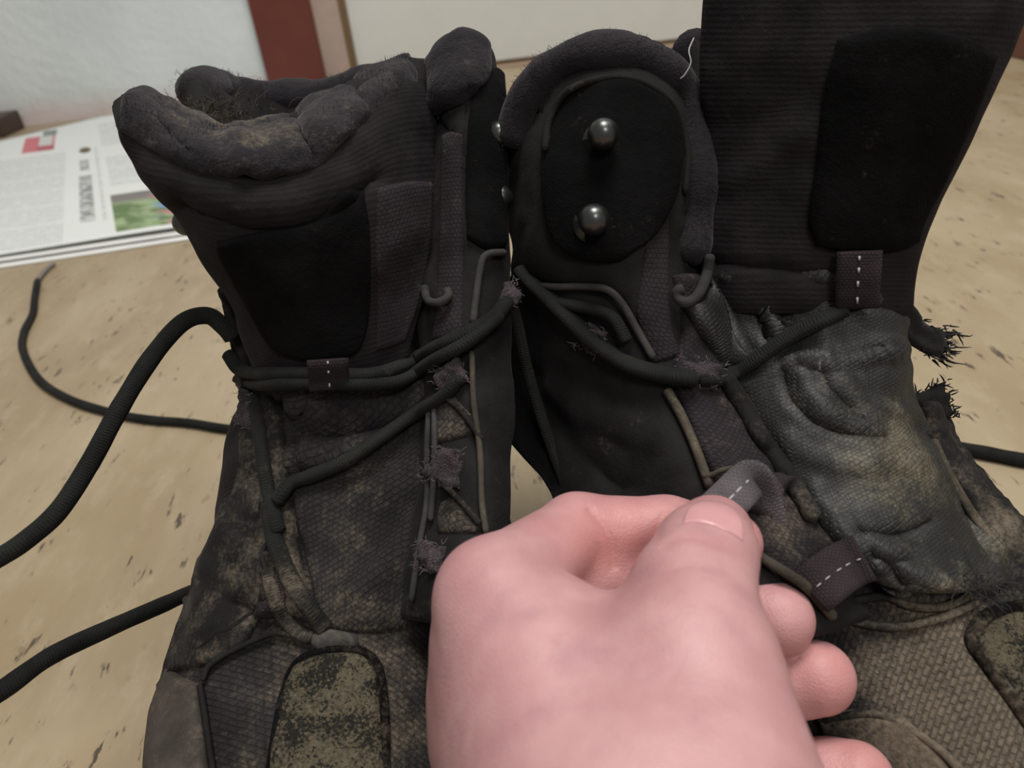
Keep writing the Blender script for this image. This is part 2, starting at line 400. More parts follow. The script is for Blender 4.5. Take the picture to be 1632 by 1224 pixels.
def mat_paper():
    """Newsprint: columns of body text as grey line texture (far too small to read), laid on the sheet's own UVs (metres)."""
    t = NT('newsprint'); uv = t.n('ShaderNodeTexCoord').outputs['UV']; sep = t.n('ShaderNodeSeparateXYZ'); t.put(sep.inputs[0], uv)
    u, v = sep.outputs[0], sep.outputs[1]
    def band(x, a, b): return t.math('MULTIPLY', t.math('GREATER_THAN', x, a), t.math('LESS_THAN', x, b))
    def rect(a, b, c, d): return t.math('MULTIPLY', band(u, a, b), band(v, c, d))
    def inv(x): return t.math('SUBTRACT', 1.0, x)
    base = t.mix(t.noise(uv, 8, 3), (0.60, 0.62, 0.605), (0.66, 0.675, 0.66))
    wv = t.n('ShaderNodeTexWave', bands_direction='X'); t.put(wv.inputs['Vector'], uv); wv.inputs['Scale'].default_value = 0.314/0.0036
    words = t.ramp(t.noise(t.mapv(uv, scale=(90, 330, 0)), 1, 2), 0.38, 0.5)
    body = t.math('MULTIPLY', wv.outputs['Fac'], words)
    colgap = t.math('GREATER_THAN', t.math('FRACT', t.math('DIVIDE', v, 0.083)), 0.07)
    area_ = t.math('MAXIMUM', rect(-0.24, 0.006, -0.02, 0.50), t.math('MAXIMUM', rect(0.064, 0.42, 0.225, 0.42), rect(0.062, 0.42, 0.50, 0.72)))
    body = t.math('MULTIPLY', t.math('MULTIPLY', body, colgap), area_)
    c = t.mix(t.math('MULTIPLY', body, 0.42), base, (0.14, 0.14, 0.14))
    # headline and its sub-line: strokes of heavy type, soft and unreadable
    st = t.ramp(t.noise(t.mapv(uv, scale=(70, 150, 0), loc=(2, 0, 0)), 1, 1), 0.40, 0.52)
    hl = t.math('MULTIPLY', st, t.math('MAXIMUM', rect(0.025, 0.042, 0.07, 0.31), rect(0.027, 0.040, 0.34, 0.42)))
    c = t.mix(t.math('MULTIPLY', hl, 0.75), c, (0.10, 0.105, 0.11))
    st2 = t.ramp(t.noise(t.mapv(uv, scale=(160, 260, 0)), 1, 1), 0.42, 0.52)
    c = t.mix(t.math('MULTIPLY', t.math('MULTIPLY', st2, rect(0.050, 0.055, 0.06, 0.5)), 0.35), c, (0.2, 0.2, 0.2))
    # colour photograph: green field with players
    ph = rect(0.062, 0.42, 0.010, 0.178)
    n1 = t.noise(uv, 34, 2); n2 = t.noise(t.mapv(uv, loc=(3, 7, 0)), 26, 2)
    pc = t.mix(t.ramp(n1, 0.4, 0.62), (0.11, 0.17, 0.07), (0.28, 0.36, 0.20))
    pc = t.mix(t.ramp(v, 0.12, 0.15), pc, (0.17, 0.16, 0.15))
    pc = t.mix(t.math('MULTIPLY', t.ramp(n2, 0.55, 0.62), t.ramp(u, 0.095, 0.12)), pc, (0.40, 0.18, 0.20))
    pc = t.mix(t.math('MULTIPLY', t.ramp(n2, 0.47, 0.42), t.ramp(u, 0.10, 0.13)), pc, (0.12, 0.25, 0.55))
    c = t.mix(ph, c, pc)
    # small red and grey advert, small dark ornament over the headline
    c = t.mix(rect(-0.063, -0.012, 0.53, 0.67), c, (0.50, 0.15, 0.17)); c = t.mix(rect(-0.040, -0.012, 0.53, 0.57), c, (0.36, 0.10, 0.12))
    c = t.mix(rect(-0.038, -0.016, 0.575, 0.67), c, (0.5, 0.52, 0.5)); c = t.mix(rect(-0.034, -0.010, 0.665, 0.72), c, (0.2, 0.22, 0.21))
    nd = t.n('ShaderNodeVectorMath', operation='DISTANCE'); t.put(nd.inputs[0], t.mapv(uv, scale=(1, 0.4, 0))); nd.inputs[1].default_value = (0.036, 0.49*0.4, 0)
    c = t.mix(t.math('LESS_THAN', nd.outputs[1], 0.009), c, (0.11, 0.085, 0.05))
    return t.out(c, 0.85)
K['floor'] = mat_floor(); K['wall'] = mat_wall()
K['red'] = mat_paint('oxblood_paint', (0.105, 0.019, 0.009)); K['beige'] = mat_paint('beige_frame_paint', (0.35, 0.265, 0.225))
K['brown'] = mat_paint('dark_seal_brown', (0.13, 0.075, 0.03)); K['door'] = mat_paint('offwhite_door_paint', (0.575, 0.575, 0.54), 0.35, 0.02)
K['threshold'] = mat_paint('oak_threshold', (0.33, 0.235, 0.16)); K['wood'] = mat_paint('dark_wood', (0.045, 0.026, 0.018)); K['skirt'] = mat_paint('russet_skirting', (0.15, 0.06, 0.035))
K['paper'] = mat_paper(); K['paperedge'] = mat_paint('white_newsprint_margin', (0.64, 0.64, 0.62), 0.85, 0.04)
def mat_skin():
    t = NT('skin'); tc = t.n('ShaderNodeTexCoord'); p = tc.outputs['Object']
    a = t.noise(p, 45, 3); b = t.noise(t.mapv(p, loc=(3, 1, 2)), 85, 4); c = t.mix(t.ramp(a, 0.32, 0.7), (0.43, 0.218, 0.226), (0.535, 0.305, 0.308))
    c = t.mix(t.math('MULTIPLY', t.ramp(b, 0.52, 0.75), 0.45), c, (0.375, 0.185, 0.212))
    at = t.n('ShaderNodeAttribute', attribute_name='flush'); c = t.mix(at.outputs['Fac'], c, (0.50, 0.175, 0.158))
    vo = t.n('ShaderNodeTexVoronoi', feature='DISTANCE_TO_EDGE'); t.put(vo.inputs['Vector'], p); vo.inputs['Scale'].default_value = 900
    nb = t.bump(t.ramp(vo.outputs['Distance'], 0, 0.25), 0.00008, 0.5, t.bump(t.noise(p, 260, 3), 0.0004, 0.35))
    t.b.inputs['Subsurface Weight'].default_value = 0.25; t.b.inputs['Subsurface Radius'].default_value = (0.004, 0.0015, 0.0008); t.b.inputs['Subsurface Scale'].default_value = 1.0
    return t.out(c, 0.5, nb)
K['skin'] = mat_skin()
t = NT('fingernail'); K['nail'] = t.out((0.55, 0.285, 0.30), 0.22)

# ------------------------------------------------------------------ the room
WY = 1.62
tag(box('floor', (-2.2, -1.2, -0.05), (2.2, 2.0, 0.0), K['floor']), kind='structure')
xl = Pz(428, 125, 0.0)[0]
def wall_x(px, py): r = ray(px, py); s = WY/r[1]; return (CAM+r*s)[0], (CAM+r*s)[2]
xa = wall_x(413, 60)[0]; xb = wall_x(507, 60)[0]; xc = wall_x(556, 60)[0]
tag(box('wall_back', (-2.2, WY, 0), (xa, WY+0.1, 2.4), K['wall']), kind='structure')
tr = box('trim_1', (xa, WY-0.02, 0), (xb, WY+0.1, 2.1), K['red'], bev=0.003); tag(tr, kind='structure')
tag(box('trim_2', (xb, WY-0.005, 0), (xc-0.008, WY+0.1, 2.1), K['beige'], bev=0.002), kind='structure')
dr = empty('door_1', (xc, WY, 0), None, None); tag(dr, kind='structure')
zb = wall_x(950, 80)[1]
box('door_panel', (xc+0.004, WY+0.012, max(zb, 0.01)), (xc+0.86, WY+0.05, 2.05), K['door'], dr, bev=0.003)
box('door_seal', (xc-0.008, WY-0.002, 0.0), (xc+0.004, WY+0.05, 2.05), K['brown'], dr)
box('bottom_seal', (xc+0.004, WY+0.016, max(zb, 0.01)-0.012), (xc+0.86, WY+0.045, max(zb, 0.01)), K['brown'], dr)
box('door_handle', (xc+0.76, WY-0.03, 1.0), (xc+0.83, WY-0.012, 1.02), K['metal'], dr, bev=0.004)
tag(box('trim_3', (xc-0.01, WY-0.01, 0.0), (xc+0.88, WY+0.09, max(zb-0.012, 0.004)), K['threshold'], bev=0.002), kind='structure')
tag(box('wall_right', (0.80, 0.2, 0), (0.9, WY+0.1, 2.4), K['wall']), kind='structure')
tag(box('trim_4', (xc+0.88, WY-0.02, 0), (0.80, WY+0.1, 2.4), K['beige']), kind='structure')
tag(box('baseboard_right', (0.778, 0.2, 0), (0.80, WY-0.02, 0.09), K['skirt'], bev=0.003), kind='structure')
bl = Pz(-8, 214, 0.0)
blk = box('wood_block', (bl[0]-0.12, bl[1]-0.05, 0.0), (bl[0]+0.045, bl[1]+0.03, 0.035), K['wood'], bev=0.004)
tag(blk, 'dark brown wooden block lying at the foot of the white wall behind the newspaper', 'block')

# newspaper: a wide open spread, near edge folded into several layers
NP = empty('newspaper', tuple(Pz(150, 300, 0.0)), 'open newspaper spread with a green sports photo on the floor by the white wall', 'newspaper')
A0, A1 = Pz(-150, 437, 0.0), Pz(420, 352, 0.0); B0, B1 = Pz(-150, 262, 0.0), Pz(420, 130, 0.0)
org = Pz(95, 402, 0.0); ux = (A1-A0); ux[2] = 0; ux /= np.linalg.norm(ux); vy = np.array([-ux[1], ux[0], 0])
far = lambda u: min(0.755+0.7*u, 0.80)
def sheet(name, u0, u1, v0, v1, z, mat, amp, seed):
    nu, nv = 36, 60; V = []; U = []
    for j in range(nv):
        for i in range(nu):
            u = u0+(u1-u0)*i/(nu-1); vv = v0+(v1(u)-v0)*j/(nv-1)
            p = org+ux*(u-.33*vv)+vy*vv; nz = float(vnoise(np.array([[u*4+seed, vv*4, seed]]), 1.3)[0])
            lift = z+amp*(0.5+0.5*nz)
            V.append((p[0], p[1], lift)); U.append((u, vv))
    V = np.array(V); n = len(V); Fc = [(j*nu+i, j*nu+i+1, (j+1)*nu+i+1, (j+1)*nu+i) for j in range(nv-1) for i in range(nu-1)]
    V2 = np.concatenate([V, V-np.array([0, 0, 0.0006])])
    F2 = Fc+[tuple(n+i for i in reversed(f)) for f in Fc]
    ring = [i for i in range(nu)]+[j*nu+nu-1 for j in range(1, nv)]+[(nv-1)*nu+i for i in range(nu-2, -1, -1)]+[j*nu for j in range(nv-2, 0, -1)]
    F2 += [(ring[k], ring[(k+1) % len(ring)], n+ring[(k+1) % len(ring)], n+ring[k]) for k in range(len(ring))]
    return link(name, V2, F2, mat, NP, np.array(U+U))
sheet('under_sheet', -0.26, 0.46, -0.026, lambda u: far(u)-0.05, 0.0010, K['paperedge'], 0.0016, 3)
sheet('under_sheet', -0.26, 0.46, -0.014, lambda u: far(u)-0.03, 0.0030, K['paperedge'], 0.0018, 9)
sheet('front_page', -0.26, 0.46, -0.004, far, 0.0052, K['paper'], 0.005, 5)

# ------------------------------------------------------------------ boots
HB = empty('hiking_boot', (-0.07, 0.20, 0), 'worn black hiking boot on the left, tongue slumped open beside the newspaper, lace looped out', 'boot', 'pair of worn hiking boots')
RB = empty('hiking_boot.001', (0.10, 0.20, 0), 'worn black hiking boot on the right whose fabric lace loop the hand pinches', 'boot', 'pair of worn hiking boots')
def stain(px, py, d, r, a): STAIN.append((P(px, py, d), r, a))
# dry mud lies over the toes and instep (world-space patches)
for a in [(560, 880, .21, .012, .30), (520, 960, .21, .012, .2), (380, 1070, .235, .016, .3), (300, 1100, .25, .02, .3), (640, 1100, .2, .02, .3), (520, 1150, .2, .03, .42),
          (400, 880, .235, .014, .35), (330, 920, .26, .02, .3), (770, 800, .235, .006, .55), (440, 940, .215, .010, .5), (350, 850, .25, .008, .6), (560, 760, .225, .01, .25), (420, 760, .235, .008, .3),
          (1410, 740, .215, .012, .55), (1430, 690, .215, .008, .3), (1390, 790, .21, .01, .35), (1260, 820, .2, .008, .45), (1450, 1080, .19, .02, .45), (1540, 1100, .19, .02, .45),
          (1400, 1000, .195, .014, .22), (1610, 1060, .19, .02, .6), (1590, 850, .22, .01, .5), (1560, 1180, .18, .02, .4), (400, 220, .22, .018, .28), (380, 180, .25, .02, .4), (320, 190, .23, .012, .2),
          (1310, 620, .215, .010, .18), (1040, 700, .225, .014, .12), (960, 680, .235, .014, .08), (1480, 760, .215, .008, .3), (1350, 720, .21, .008, .3), (1240, 770, .20, .006, .4), (380, 865, .24, .012, -.35), (300, 1000, .255, .013, -.45), (390, 1010, .235, .010, -.4), (350, 960, .25, .008, .2), (600, 900, .21, .012, -.2), (1390, 960, .195, .014, -.3), (1380, 1040, .19, .012, -.3)]:
    stain(*a)

BODY_L = [(.0385, [(-.082, .014), (-.083, .020), (-.081, .025), (-.077, .027), (-.072, .028), (-.067, .027), (-.063, .025), (-.061, .020), (-.062, .014)]),
          (.041, [(-.089, .012), (-.090, .022), (-.087, .030), (-.080, .033), (-.071, .034), (-.062, .033), (-.055, .030), (-.051, .022), (-.052, .012)]),
          (.046, [(-.095, .012), (-.097, .024), (-.093, .032), (-.083, .036), (-.07, .038), (-.058, .036), (-.049, .032), (-.045, .024), (-.047, .012)]),
          (.060, [(-.102, .010), (-.105, .027), (-.102, .039), (-.094, .047), (-.072, .050), (-.052, .047), (-.038, .039), (-.032, .027), (-.036, .010)]),
          (.090, [(-.108, .010), (-.112, .030), (-.110, .047), (-.098, .058), (-.074, .062), (-.049, .058), (-.031, .047), (-.024, .030), (-.028, .010)]),
          (.125, [(-.112, .010), (-.117, .032), (-.115, .052), (-.104, .065), (-.070, .069), (-.045, .065), (-.025, .051), (-.018, .030), (-.023, .010)]),
          (.157, [(-.117, .010), (-.122, .033), (-.118, .056), (-.100, .076), (-.066, .083), (-.040, .079), (-.020, .060), (-.012, .033), (-.016, .010)]),
          (.188, [(-.120, .010), (-.125, .035), (-.116, .063), (-.097, .091), (-.062, .106), (-.031, .101), (-.012, .076), (-.004, .040), (-.010, .010)]),
          (.216, [(-.127, .010), (-.130, .036), (-.113, .068), (-.097, .105), (-.060, .129), (-.022, .120), (-.011, .085), (-.006, .045), (-.012, .010)]),
          (.245, [(-.122, .010), (-.124, .036), (-.110, .068), (-.098, .110), (-.060, .130), (-.024, .120), (-.013, .085), (-.009, .045), (-.014, .010)]),
          (.290, [(-.112, .010), (-.114, .034), (-.106, .060), (-.092, .095), (-.058, .110), (-.030, .100), (-.018, .070), (-.014, .036), (-.020, .010)]),
          (.330, [(-.098, .010), (-.100, .030), (-.094, .055), (-.080, .080), (-.058, .090), (-.036, .080), (-.022, .055), (-.018, .030), (-.022, .010)]),
          (.348, [(-.074, .012), (-.075, .025), (-.072, .040), (-.066, .050), (-.058, .054), (-.050, .050), (-.044, .040), (-.041, .025), (-.042, .012)]),
          (.353, [(-.066, .014), (-.067, .022), (-.065, .032), (-.062, .038), (-.058, .040), (-.054, .038), (-.051, .032), (-.049, .022), (-.050, .014)])]
PHI = math.radians(18); RO = (0.115, 0.140)
def to_right(p):
    p = np.asarray(p, float); lx = -(p[..., 0]+.066); ly = p[..., 1]-.157
    return np.stack([RO[0]+lx*math.cos(PHI)-ly*math.sin(PHI), RO[1]+lx*math.sin(PHI)+ly*math.cos(PHI), p[..., 2]], -1)
bodyL = np.array([[(x, y, z) for x, z in row] for y, row in BODY_L])
def body(side, parent):
    C0 = bodyL if side == 'L' else to_right(bodyL)
    G = cr(C0, 90); G = cr(G.swapaxes(0, 1), 80).swapaxes(0, 1)
    ctr = (-.065, .19, .02) if side == 'L' else tuple(to_right(np.array((-.065, .19, .02))))
    n = normals(G, ctr)
    G = G+n*(vnoise(G, 55)*.0018+vnoise(G+3, 130)*.0007)[..., None]
    pad('upper', G, K['ripstop'], parent, 0.0, 0.002, 0.001, face=ctr, dust=.12, key='body'+side)
    # sole: outline of the body's foot, lug block under it
    ring = np.concatenate([C0[:, 0], C0[::-1, -1]]); c = ring.mean(0); m_ = 120
    ring = cr(np.concatenate([ring, ring[:1]]), m_+1)[:-1]
    rows = []
    for s, z in ((.98, .026), (1.0, .022), (1.005, .012), (1.0, .002), (.97, 0.0)):
        q = c+(ring-c)*s; q[:, 2] = z
        if z < .014 and z > .001: q[:, :2] += (q[:, :2]-c[:2])*.02*np.sign(np.sin(np.arange(m_)*1.6))[:, None]
        rows.append(q)
    V = np.concatenate(rows); Fc = [(i*m_+j, i*m_+(j+1) % m_, (i+1)*m_+(j+1) % m_, (i+1)*m_+j) for i in range(4) for j in range(m_)]
    Fc += [tuple(range(m_)), tuple(4*m_+j for j in range(m_))]
    link('sole', V, Fc, K['sole'], parent, V[:, :2], dust_at(V, .3))
body('L', HB); body('R', RB)
def shaft(parent, key, rows, dcol):
    """Rear of the collar: side, heel and side again, rim to ankle, with a fuzzy padded edge."""
    G = pgrid(rows, 46, 90, .2); ctr = G.mean((0, 1)); G = G+normals(G, ctr)[..., :]*(vnoise(G, 60)*.002)[..., None]
    pad('shaft', G, K['side'], parent, .003, .005, .007, face=ctr, dust=.05, key=key)
    path = cr(PP(rows[0]), 80); cord('collar', path-np.array([0, 0, .004]), .0075, K['fleece'], parent, k=16, dust=dcol, wob=.18)
    return path
rimL = shaft(HB, 'shaftL', [[(296, 128, .285), (345, 125, .312), (420, 140, .328), (500, 138, .335), (570, 122, .335), (640, 108, .325), (690, 112, .30), (715, 100, .276)],
      [(330, 240, .275), (370, 245, .30), (430, 260, .328), (500, 262, .338), (570, 255, .338), (640, 245, .325), (700, 240, .295), (735, 240, .265)],
      [(375, 400, .268), (395, 420, .295), (440, 430, .33), (500, 440, .345), (570, 440, .345), (640, 430, .33), (710, 420, .29), (765, 410, .258)],
      [(372, 510, .264), (395, 540, .30), (440, 560, .34), (500, 580, .36), (570, 580, .36), (650, 570, .34), (720, 550, .30), (775, 530, .255)],
      [(400, 660, .262), (415, 690, .30), (450, 720, .335), (500, 740, .36), (580, 740, .36), (650, 720, .33), (730, 700, .29), (768, 690, .252)]], .1)
rimR = shaft(RB, 'shaftR', [[(1110, 64, .262), (1098, 78, .275), (1068, 104, .290), (1020, 140, .30), (960, 150, .30), (905, 150, .292), (860, 165, .277)],
      [(1128, 180, .258), (1120, 200, .28), (1080, 230, .30), (1020, 250, .312), (960, 250, .312), (900, 245, .30), (850, 240, .275)],
      [(1180, 330, .258), (1160, 360, .285), (1110, 390, .31), (1040, 400, .325), (970, 400, .322), (900, 390, .305), (845, 370, .275)],
      [(1400, 470, .262), (1330, 520, .30), (1220, 560, .325), (1110, 570, .335), (1010, 560, .33), (920, 540, .31), (850, 500, .28)],
      [(1440, 620, .255), (1370, 680, .29), (1260, 720, .315), (1140, 720, .325), (1030, 700, .32), (940, 670, .305), (870, 620, .28)]], .05)

# ---- left boot, tongue
TL = [[(196, 150, .222), (245, 168, .236), (330, 205, .245), (430, 200, .248), (530, 150, .252), (620, 100, .258), (690, 95, .272)],
      [(187, 195, .214), (250, 225, .215), (335, 258, .217), (430, 262, .219), (530, 225, .222), (620, 165, .236), (694, 155, .262)],
      [(213, 255, .216), (275, 290, .212), (350, 315, .212), (435, 320, .213), (530, 295, .217), (615, 255, .230), (695, 245, .256)],
      [(288, 345, .226), (330, 375, .220), (390, 395, .218), (460, 398, .219), (540, 385, .222), (615, 370, .231), (690, 365, .250)],
      [(345, 435, .238), (385, 465, .231), (430, 482, .228), (490, 488, .228), (550, 482, .231), (615, 468, .236), (676, 460, .246)],
      [(392, 535, .246), (420, 555, .240), (455, 568, .237), (505, 573, .236), (560, 570, .237), (610, 560, .239), (655, 545, .243)],
      [(420, 610, .250), (440, 630, .247), (470, 640, .246), (515, 645, .246), (565, 643, .246), (610, 635, .246), (650, 625, .247)]]
G = pgrid(TL, 90, 80)
G = folds(G, [([(300, 320), (420, 365), (520, 345), (590, 290)], -.003, 14), ([(250, 270), (340, 318), (430, 330), (540, 290)], .0012, 20), ([(600, 330), (640, 480), (640, 560)], .0008, 10)])
TLo = pad('tongue', G, K['tongue'], HB, .003, .008, .008, dust=.06, lump=.0012, lscale=70, key='tongueL')
# rolled, fuzzy top of the tongue
roll = [[(200, 147, .224), (250, 164, .238), (335, 200, .248), (430, 195, .25), (530, 143, .254), (610, 104, .262), (655, 92, .268)],
        [(192, 170, .212), (255, 190, .213), (340, 228, .216), (430, 228, .218), (530, 185, .222), (615, 125, .240), (660, 108, .256)],
        [(190, 208, .210), (258, 240, .206), (340, 275, .207), (430, 280, .209), (525, 245, .213), (608, 172, .231), (660, 150, .252)]]
G = pgrid(roll, 30, 90); G = folds(G, [([(250, 190), (300, 240)], -.002, 10), ([(470, 190), (500, 250)], -.0025, 12), ([(560, 130), (600, 190)], -.002, 12), ([(380, 215), (390, 270)], .0015, 14)])
rollG = G; rimO = pad('tongue_rim', G, K['fleece'], TLo, .003, .004, .008, dust=.25, lump=.002, lscale=90, key='rimL')
# dark suede patch on the tongue and its edging
patch = [[(345, 385), (420, 368), (500, 350), (545, 305), (580, 303)], [(350, 410), (430, 405), (510, 395), (560, 370), (588, 365)], [(385, 470), (450, 475), (520, 470), (565, 460), (590, 450)], [(425, 540), (475, 552), (525, 553), (565, 545), (585, 520)], [(455, 565), (490, 572), (525, 573), (560, 566), (575, 548)]]
pad('tongue_patch', drape(patch, 40, 40, ['tongueL']), K['suede'], TLo, .0022, .001, .003, dust=.12)
G = drape([[(600, 300), (645, 290), (688, 290)], [(598, 400), (640, 395), (684, 390)], [(600, 480), (635, 478), (668, 475)], [(598, 560), (620, 555), (645, 545)]], 40, 24, ['tongueL'])
pad('tongue_side_panel', G, K['ripstop_fine'], TLo, .0012, .001, .002, dust=.15)

# ---- left boot, medial flap beside the tongue, with hooks
FL = [[(708, 72, .276), (724, 60, .272), (740, 56, .270), (757, 60, .271), (771, 74, .275)],
      [(692, 108, .272), (712, 92, .258), (735, 88, .254), (762, 92, .256), (785, 108, .266)],
      [(699, 190, .264), (718, 185, .251), (742, 182, .246), (775, 185, .249), (801, 195, .261)],
      [(697, 290, .258), (716, 290, .247), (742, 290, .242), (776, 290, .244), (804, 295, .256)],
      [(688, 390, .254), (712, 390, .244), (742, 392, .239), (776, 395, .240), (806, 400, .251)],
      [(672, 500, .252), (702, 500, .242), (738, 500, .236), (776, 502, .237), (812, 505, .246)],
      [(676, 600, .250), (705, 605, .238), (740, 610, .231), (778, 612, .232), (813, 615, .241)],
      [(672, 700, .247), (700, 705, .232), (738, 712, .225), (778, 715, .226), (812, 720, .236)],
      [(668, 800, .238), (700, 808, .224), (738, 815, .217), (775, 820, .218), (803, 822, .229)],
      [(655, 900, .226), (690, 908, .214), (732, 916, .208), (772, 922, .209), (800, 925, .222)],
      [(640, 985, .216), (680, 992, .208), (725, 1000, .203), (770, 1005, .205), (800, 1008, .218)]]
G = pgrid(FL, 130, 46)
G = folds(G, [([(700, 180), (745, 260), (740, 400)], -.0015, 7), ([(745, 130), (740, 300), (740, 420)], -.002, 5), ([(755, 560), (765, 700), (770, 850)], .0008, 5), ([(690, 430), (700, 470), (715, 480)], .002, 8)])
pad('medial_quarter', G, K['side'], HB, .003, .005, .006, dust=.10, lump=.0008, lscale=90, key='flapL')
G = drape([[(696, 108), (712, 78), (736, 62), (760, 70), (772, 96)], [(698, 140), (715, 118), (738, 105), (762, 112), (776, 130)], [(700, 185), (715, 175), (732, 170), (748, 160), (760, 150)]], 24, 24, ['flapL'])
pad('flap_padding', G, K['fleece'], HB, .006, .001, .006, dust=.1, lump=.001)
G = drape([[(755, 140), (768, 118), (785, 108), (799, 120)], [(746, 200), (765, 195), (785, 195), (802, 200)], [(744, 300), (762, 300), (784, 300), (803, 302)], [(744, 380), (765, 395), (785, 400), (803, 395)]], 44, 22, ['flapL'])
PLL = pad('hook_plate', G, K['suede'], HB, .0025, .001, .003, dust=.1, key='plateL')
G = drape([[(706, 215), (722, 210), (738, 215)], [(704, 330), (722, 330), (738, 330)], [(700, 430), (720, 430), (738, 432)], [(690, 545), (715, 540), (738, 535)]], 50, 18, ['flapL'])
pad('flap_ribbing', G, K['ripstop_fine'], HB, .0012, .001, .002, dust=.18)

def hook(px, py, d, axis, r, parent):
    prof = [(r*1.25, -r*.55), (r*1.25, -r*.35), (r*.55, -r*.25), (r*.5, r*.1)]
    for a in np.linspace(-60, 88, 12): prof.append((r*math.cos(math.radians(a)), r*.95+r*math.sin(math.radians(a))))
    V, Fc = revolve(prof, 28)
    V = orient(V, P(px, py, d), axis); link('lace_hook', V, Fc, K['metal'], parent)
for px, py in ((781, 217), (782, 318)):
    p = P(px, py, .25); hook(px, py, .2475, (0.75, -0.62, 0.2), .0042, PLL)
hook(316, 354, .266, (-0.9, -0.1, 0.1), .0044, HB)

# ---- left boot, lower tongue between the eyestays, with soft folds
GL = [[(432, 610), (470, 605), (520, 608), (580, 606), (640, 598), (690, 590)], [(445, 680), (475, 690), (530, 700), (590, 695), (640, 680), (690, 660)],
      [(462, 760), (490, 770), (540, 775), (590, 772), (640, 765), (688, 755)], [(480, 850), (510, 858), (550, 862), (595, 862), (640, 858), (682, 850)],
      [(498, 930), (525, 940), (560, 945), (600, 945), (640, 940), (675, 930)], [(510, 990), (530, 1002), (560, 1006), (600, 1008), (640, 1003), (668, 995)]]
G = drape(GL, 80, 60, ['bodyL', 'tongueL'], smooth=8)
G = folds(G, [([(480, 640), (540, 665), (620, 655), (680, 625)], .004, 16), ([(480, 690), (550, 700), (640, 680)], -.003, 14), ([(470, 735), (540, 725), (620, 690)], .003, 16), ([(455, 640), (475, 720), (485, 760)], -.004, 13), ([(520, 800), (600, 790), (660, 760)], .0012, 22), ([(560, 950), (620, 900), (660, 830)], .001, 14)])
pad('lower_tongue', G, K['ripstop'], HB, .003, .002, .004, dust=.22, key='lowL')

# ---- left boot, lateral eyestay strip
EL = [[(352, 455), (380, 470), (405, 500), (425, 560)], [(372, 545), (395, 560), (415, 580), (436, 610)], [(397, 640), (410, 640), (430, 640), (450, 640)], [(393, 740), (412, 745), (438, 750), (466, 755)],
      [(368, 815), (400, 830), (435, 845), (478, 850)], [(345, 875), (385, 900), (435, 920), (490, 930)], [(330, 910), (380, 950), (440, 975), (510, 990)]]
tr_ = bvh(['bodyL', 'shaftL', 'tongueL'])
G = drape(EL, 80, 34, ['bodyL', 'shaftL'], smooth=10)
G = folds(G, [([(420, 640), (430, 740), (450, 850)], -.0016, 6), ([(395, 640), (412, 740), (415, 820)], .0014, 6), ([(405, 560), (420, 600)], -.001, 8)])
pad('lateral_eyestay', G, K['side'], HB, .004, .002, .004, dust=.28, lump=.0008, key='eyeL')

# ---- left boot, vamp panels, rand, toe pad
G = drape([[(355, 820), (390, 850), (430, 880)], [(318, 905), (370, 930), (425, 940)], [(285, 985), (350, 1000), (415, 985)], [(258, 1075), (330, 1060), (390, 1035)]], 40, 24, ['bodyL', 'eyeL'], smooth=4)
pad('side_panel', G, K['side'], HB, .0025, .001, .003, dust=.24, lump=.0006)
G = drape([[(262, 1055), (285, 1075), (318, 1090)], [(248, 1110), (285, 1125), (325, 1150)], [(236, 1200), (280, 1215), (335, 1235)], [(234, 1300), (285, 1310), (350, 1320)]], 30, 18, ['bodyL'], smooth=4)
pad('toe_rand', G, K['rand'], HB, .003, .001, .004, dust=.3)
TP = [[(470, 1062), (500, 1046), (540, 1040), (575, 1044), (598, 1066)], [(455, 1095), (500, 1090), (540, 1088), (580, 1090), (604, 1098)], [(443, 1150), (490, 1150), (540, 1150), (580, 1150), (609, 1150)], [(430, 1215), (480, 1220), (540, 1222), (585, 1220), (612, 1215)], [(420, 1330), (480, 1335), (540, 1335), (590, 1332), (618, 1325)]]
G = drape(TP, 50, 44, ['bodyL'])
TPo = pad('toe_pad', G, K['rubber'], HB, .0032, .001, .0035, dust=.5, lump=.0003, lscale=400)
edge = [(430, 1240), (444, 1150), (458, 1090), (478, 1055), (520, 1036), (570, 1038), (600, 1062), (611, 1130), (614, 1240)]
cord('toe_pad_edging', lay_path(edge, ['bodyL'], .0006, 70), .0016, K['suede'], TPo, k=8, dust=.2)
G = drape([[(500, 1012), (520, 1003), (545, 1006), (570, 1012)], [(498, 1028), (522, 1020), (546, 1022), (572, 1026)], [(510, 1040), (528, 1036), (548, 1034), (565, 1036)]], 14, 18, ['bodyL', 'lowL'])
pad('lace_guide', G, K['piping'], HB, .003, .001, .003, dust=.35, lump=.001)
for pts in ([(262, 1068), (300, 1050), (345, 1010), (370, 1000), (412, 965), (420, 930)], [(318, 1090), (325, 1130), (335, 1200), (345, 1260)], [(322, 1085), (335, 1060), (375, 1035), (440, 1010), (495, 1020)], [(415, 985), (424, 920), (418, 880), (440, 850)]):
    cord('seam', lay_path(pts, ['bodyL', 'eyeL'], .0022, 50), .0009, K['sole'], HB, k=6, dust=0)

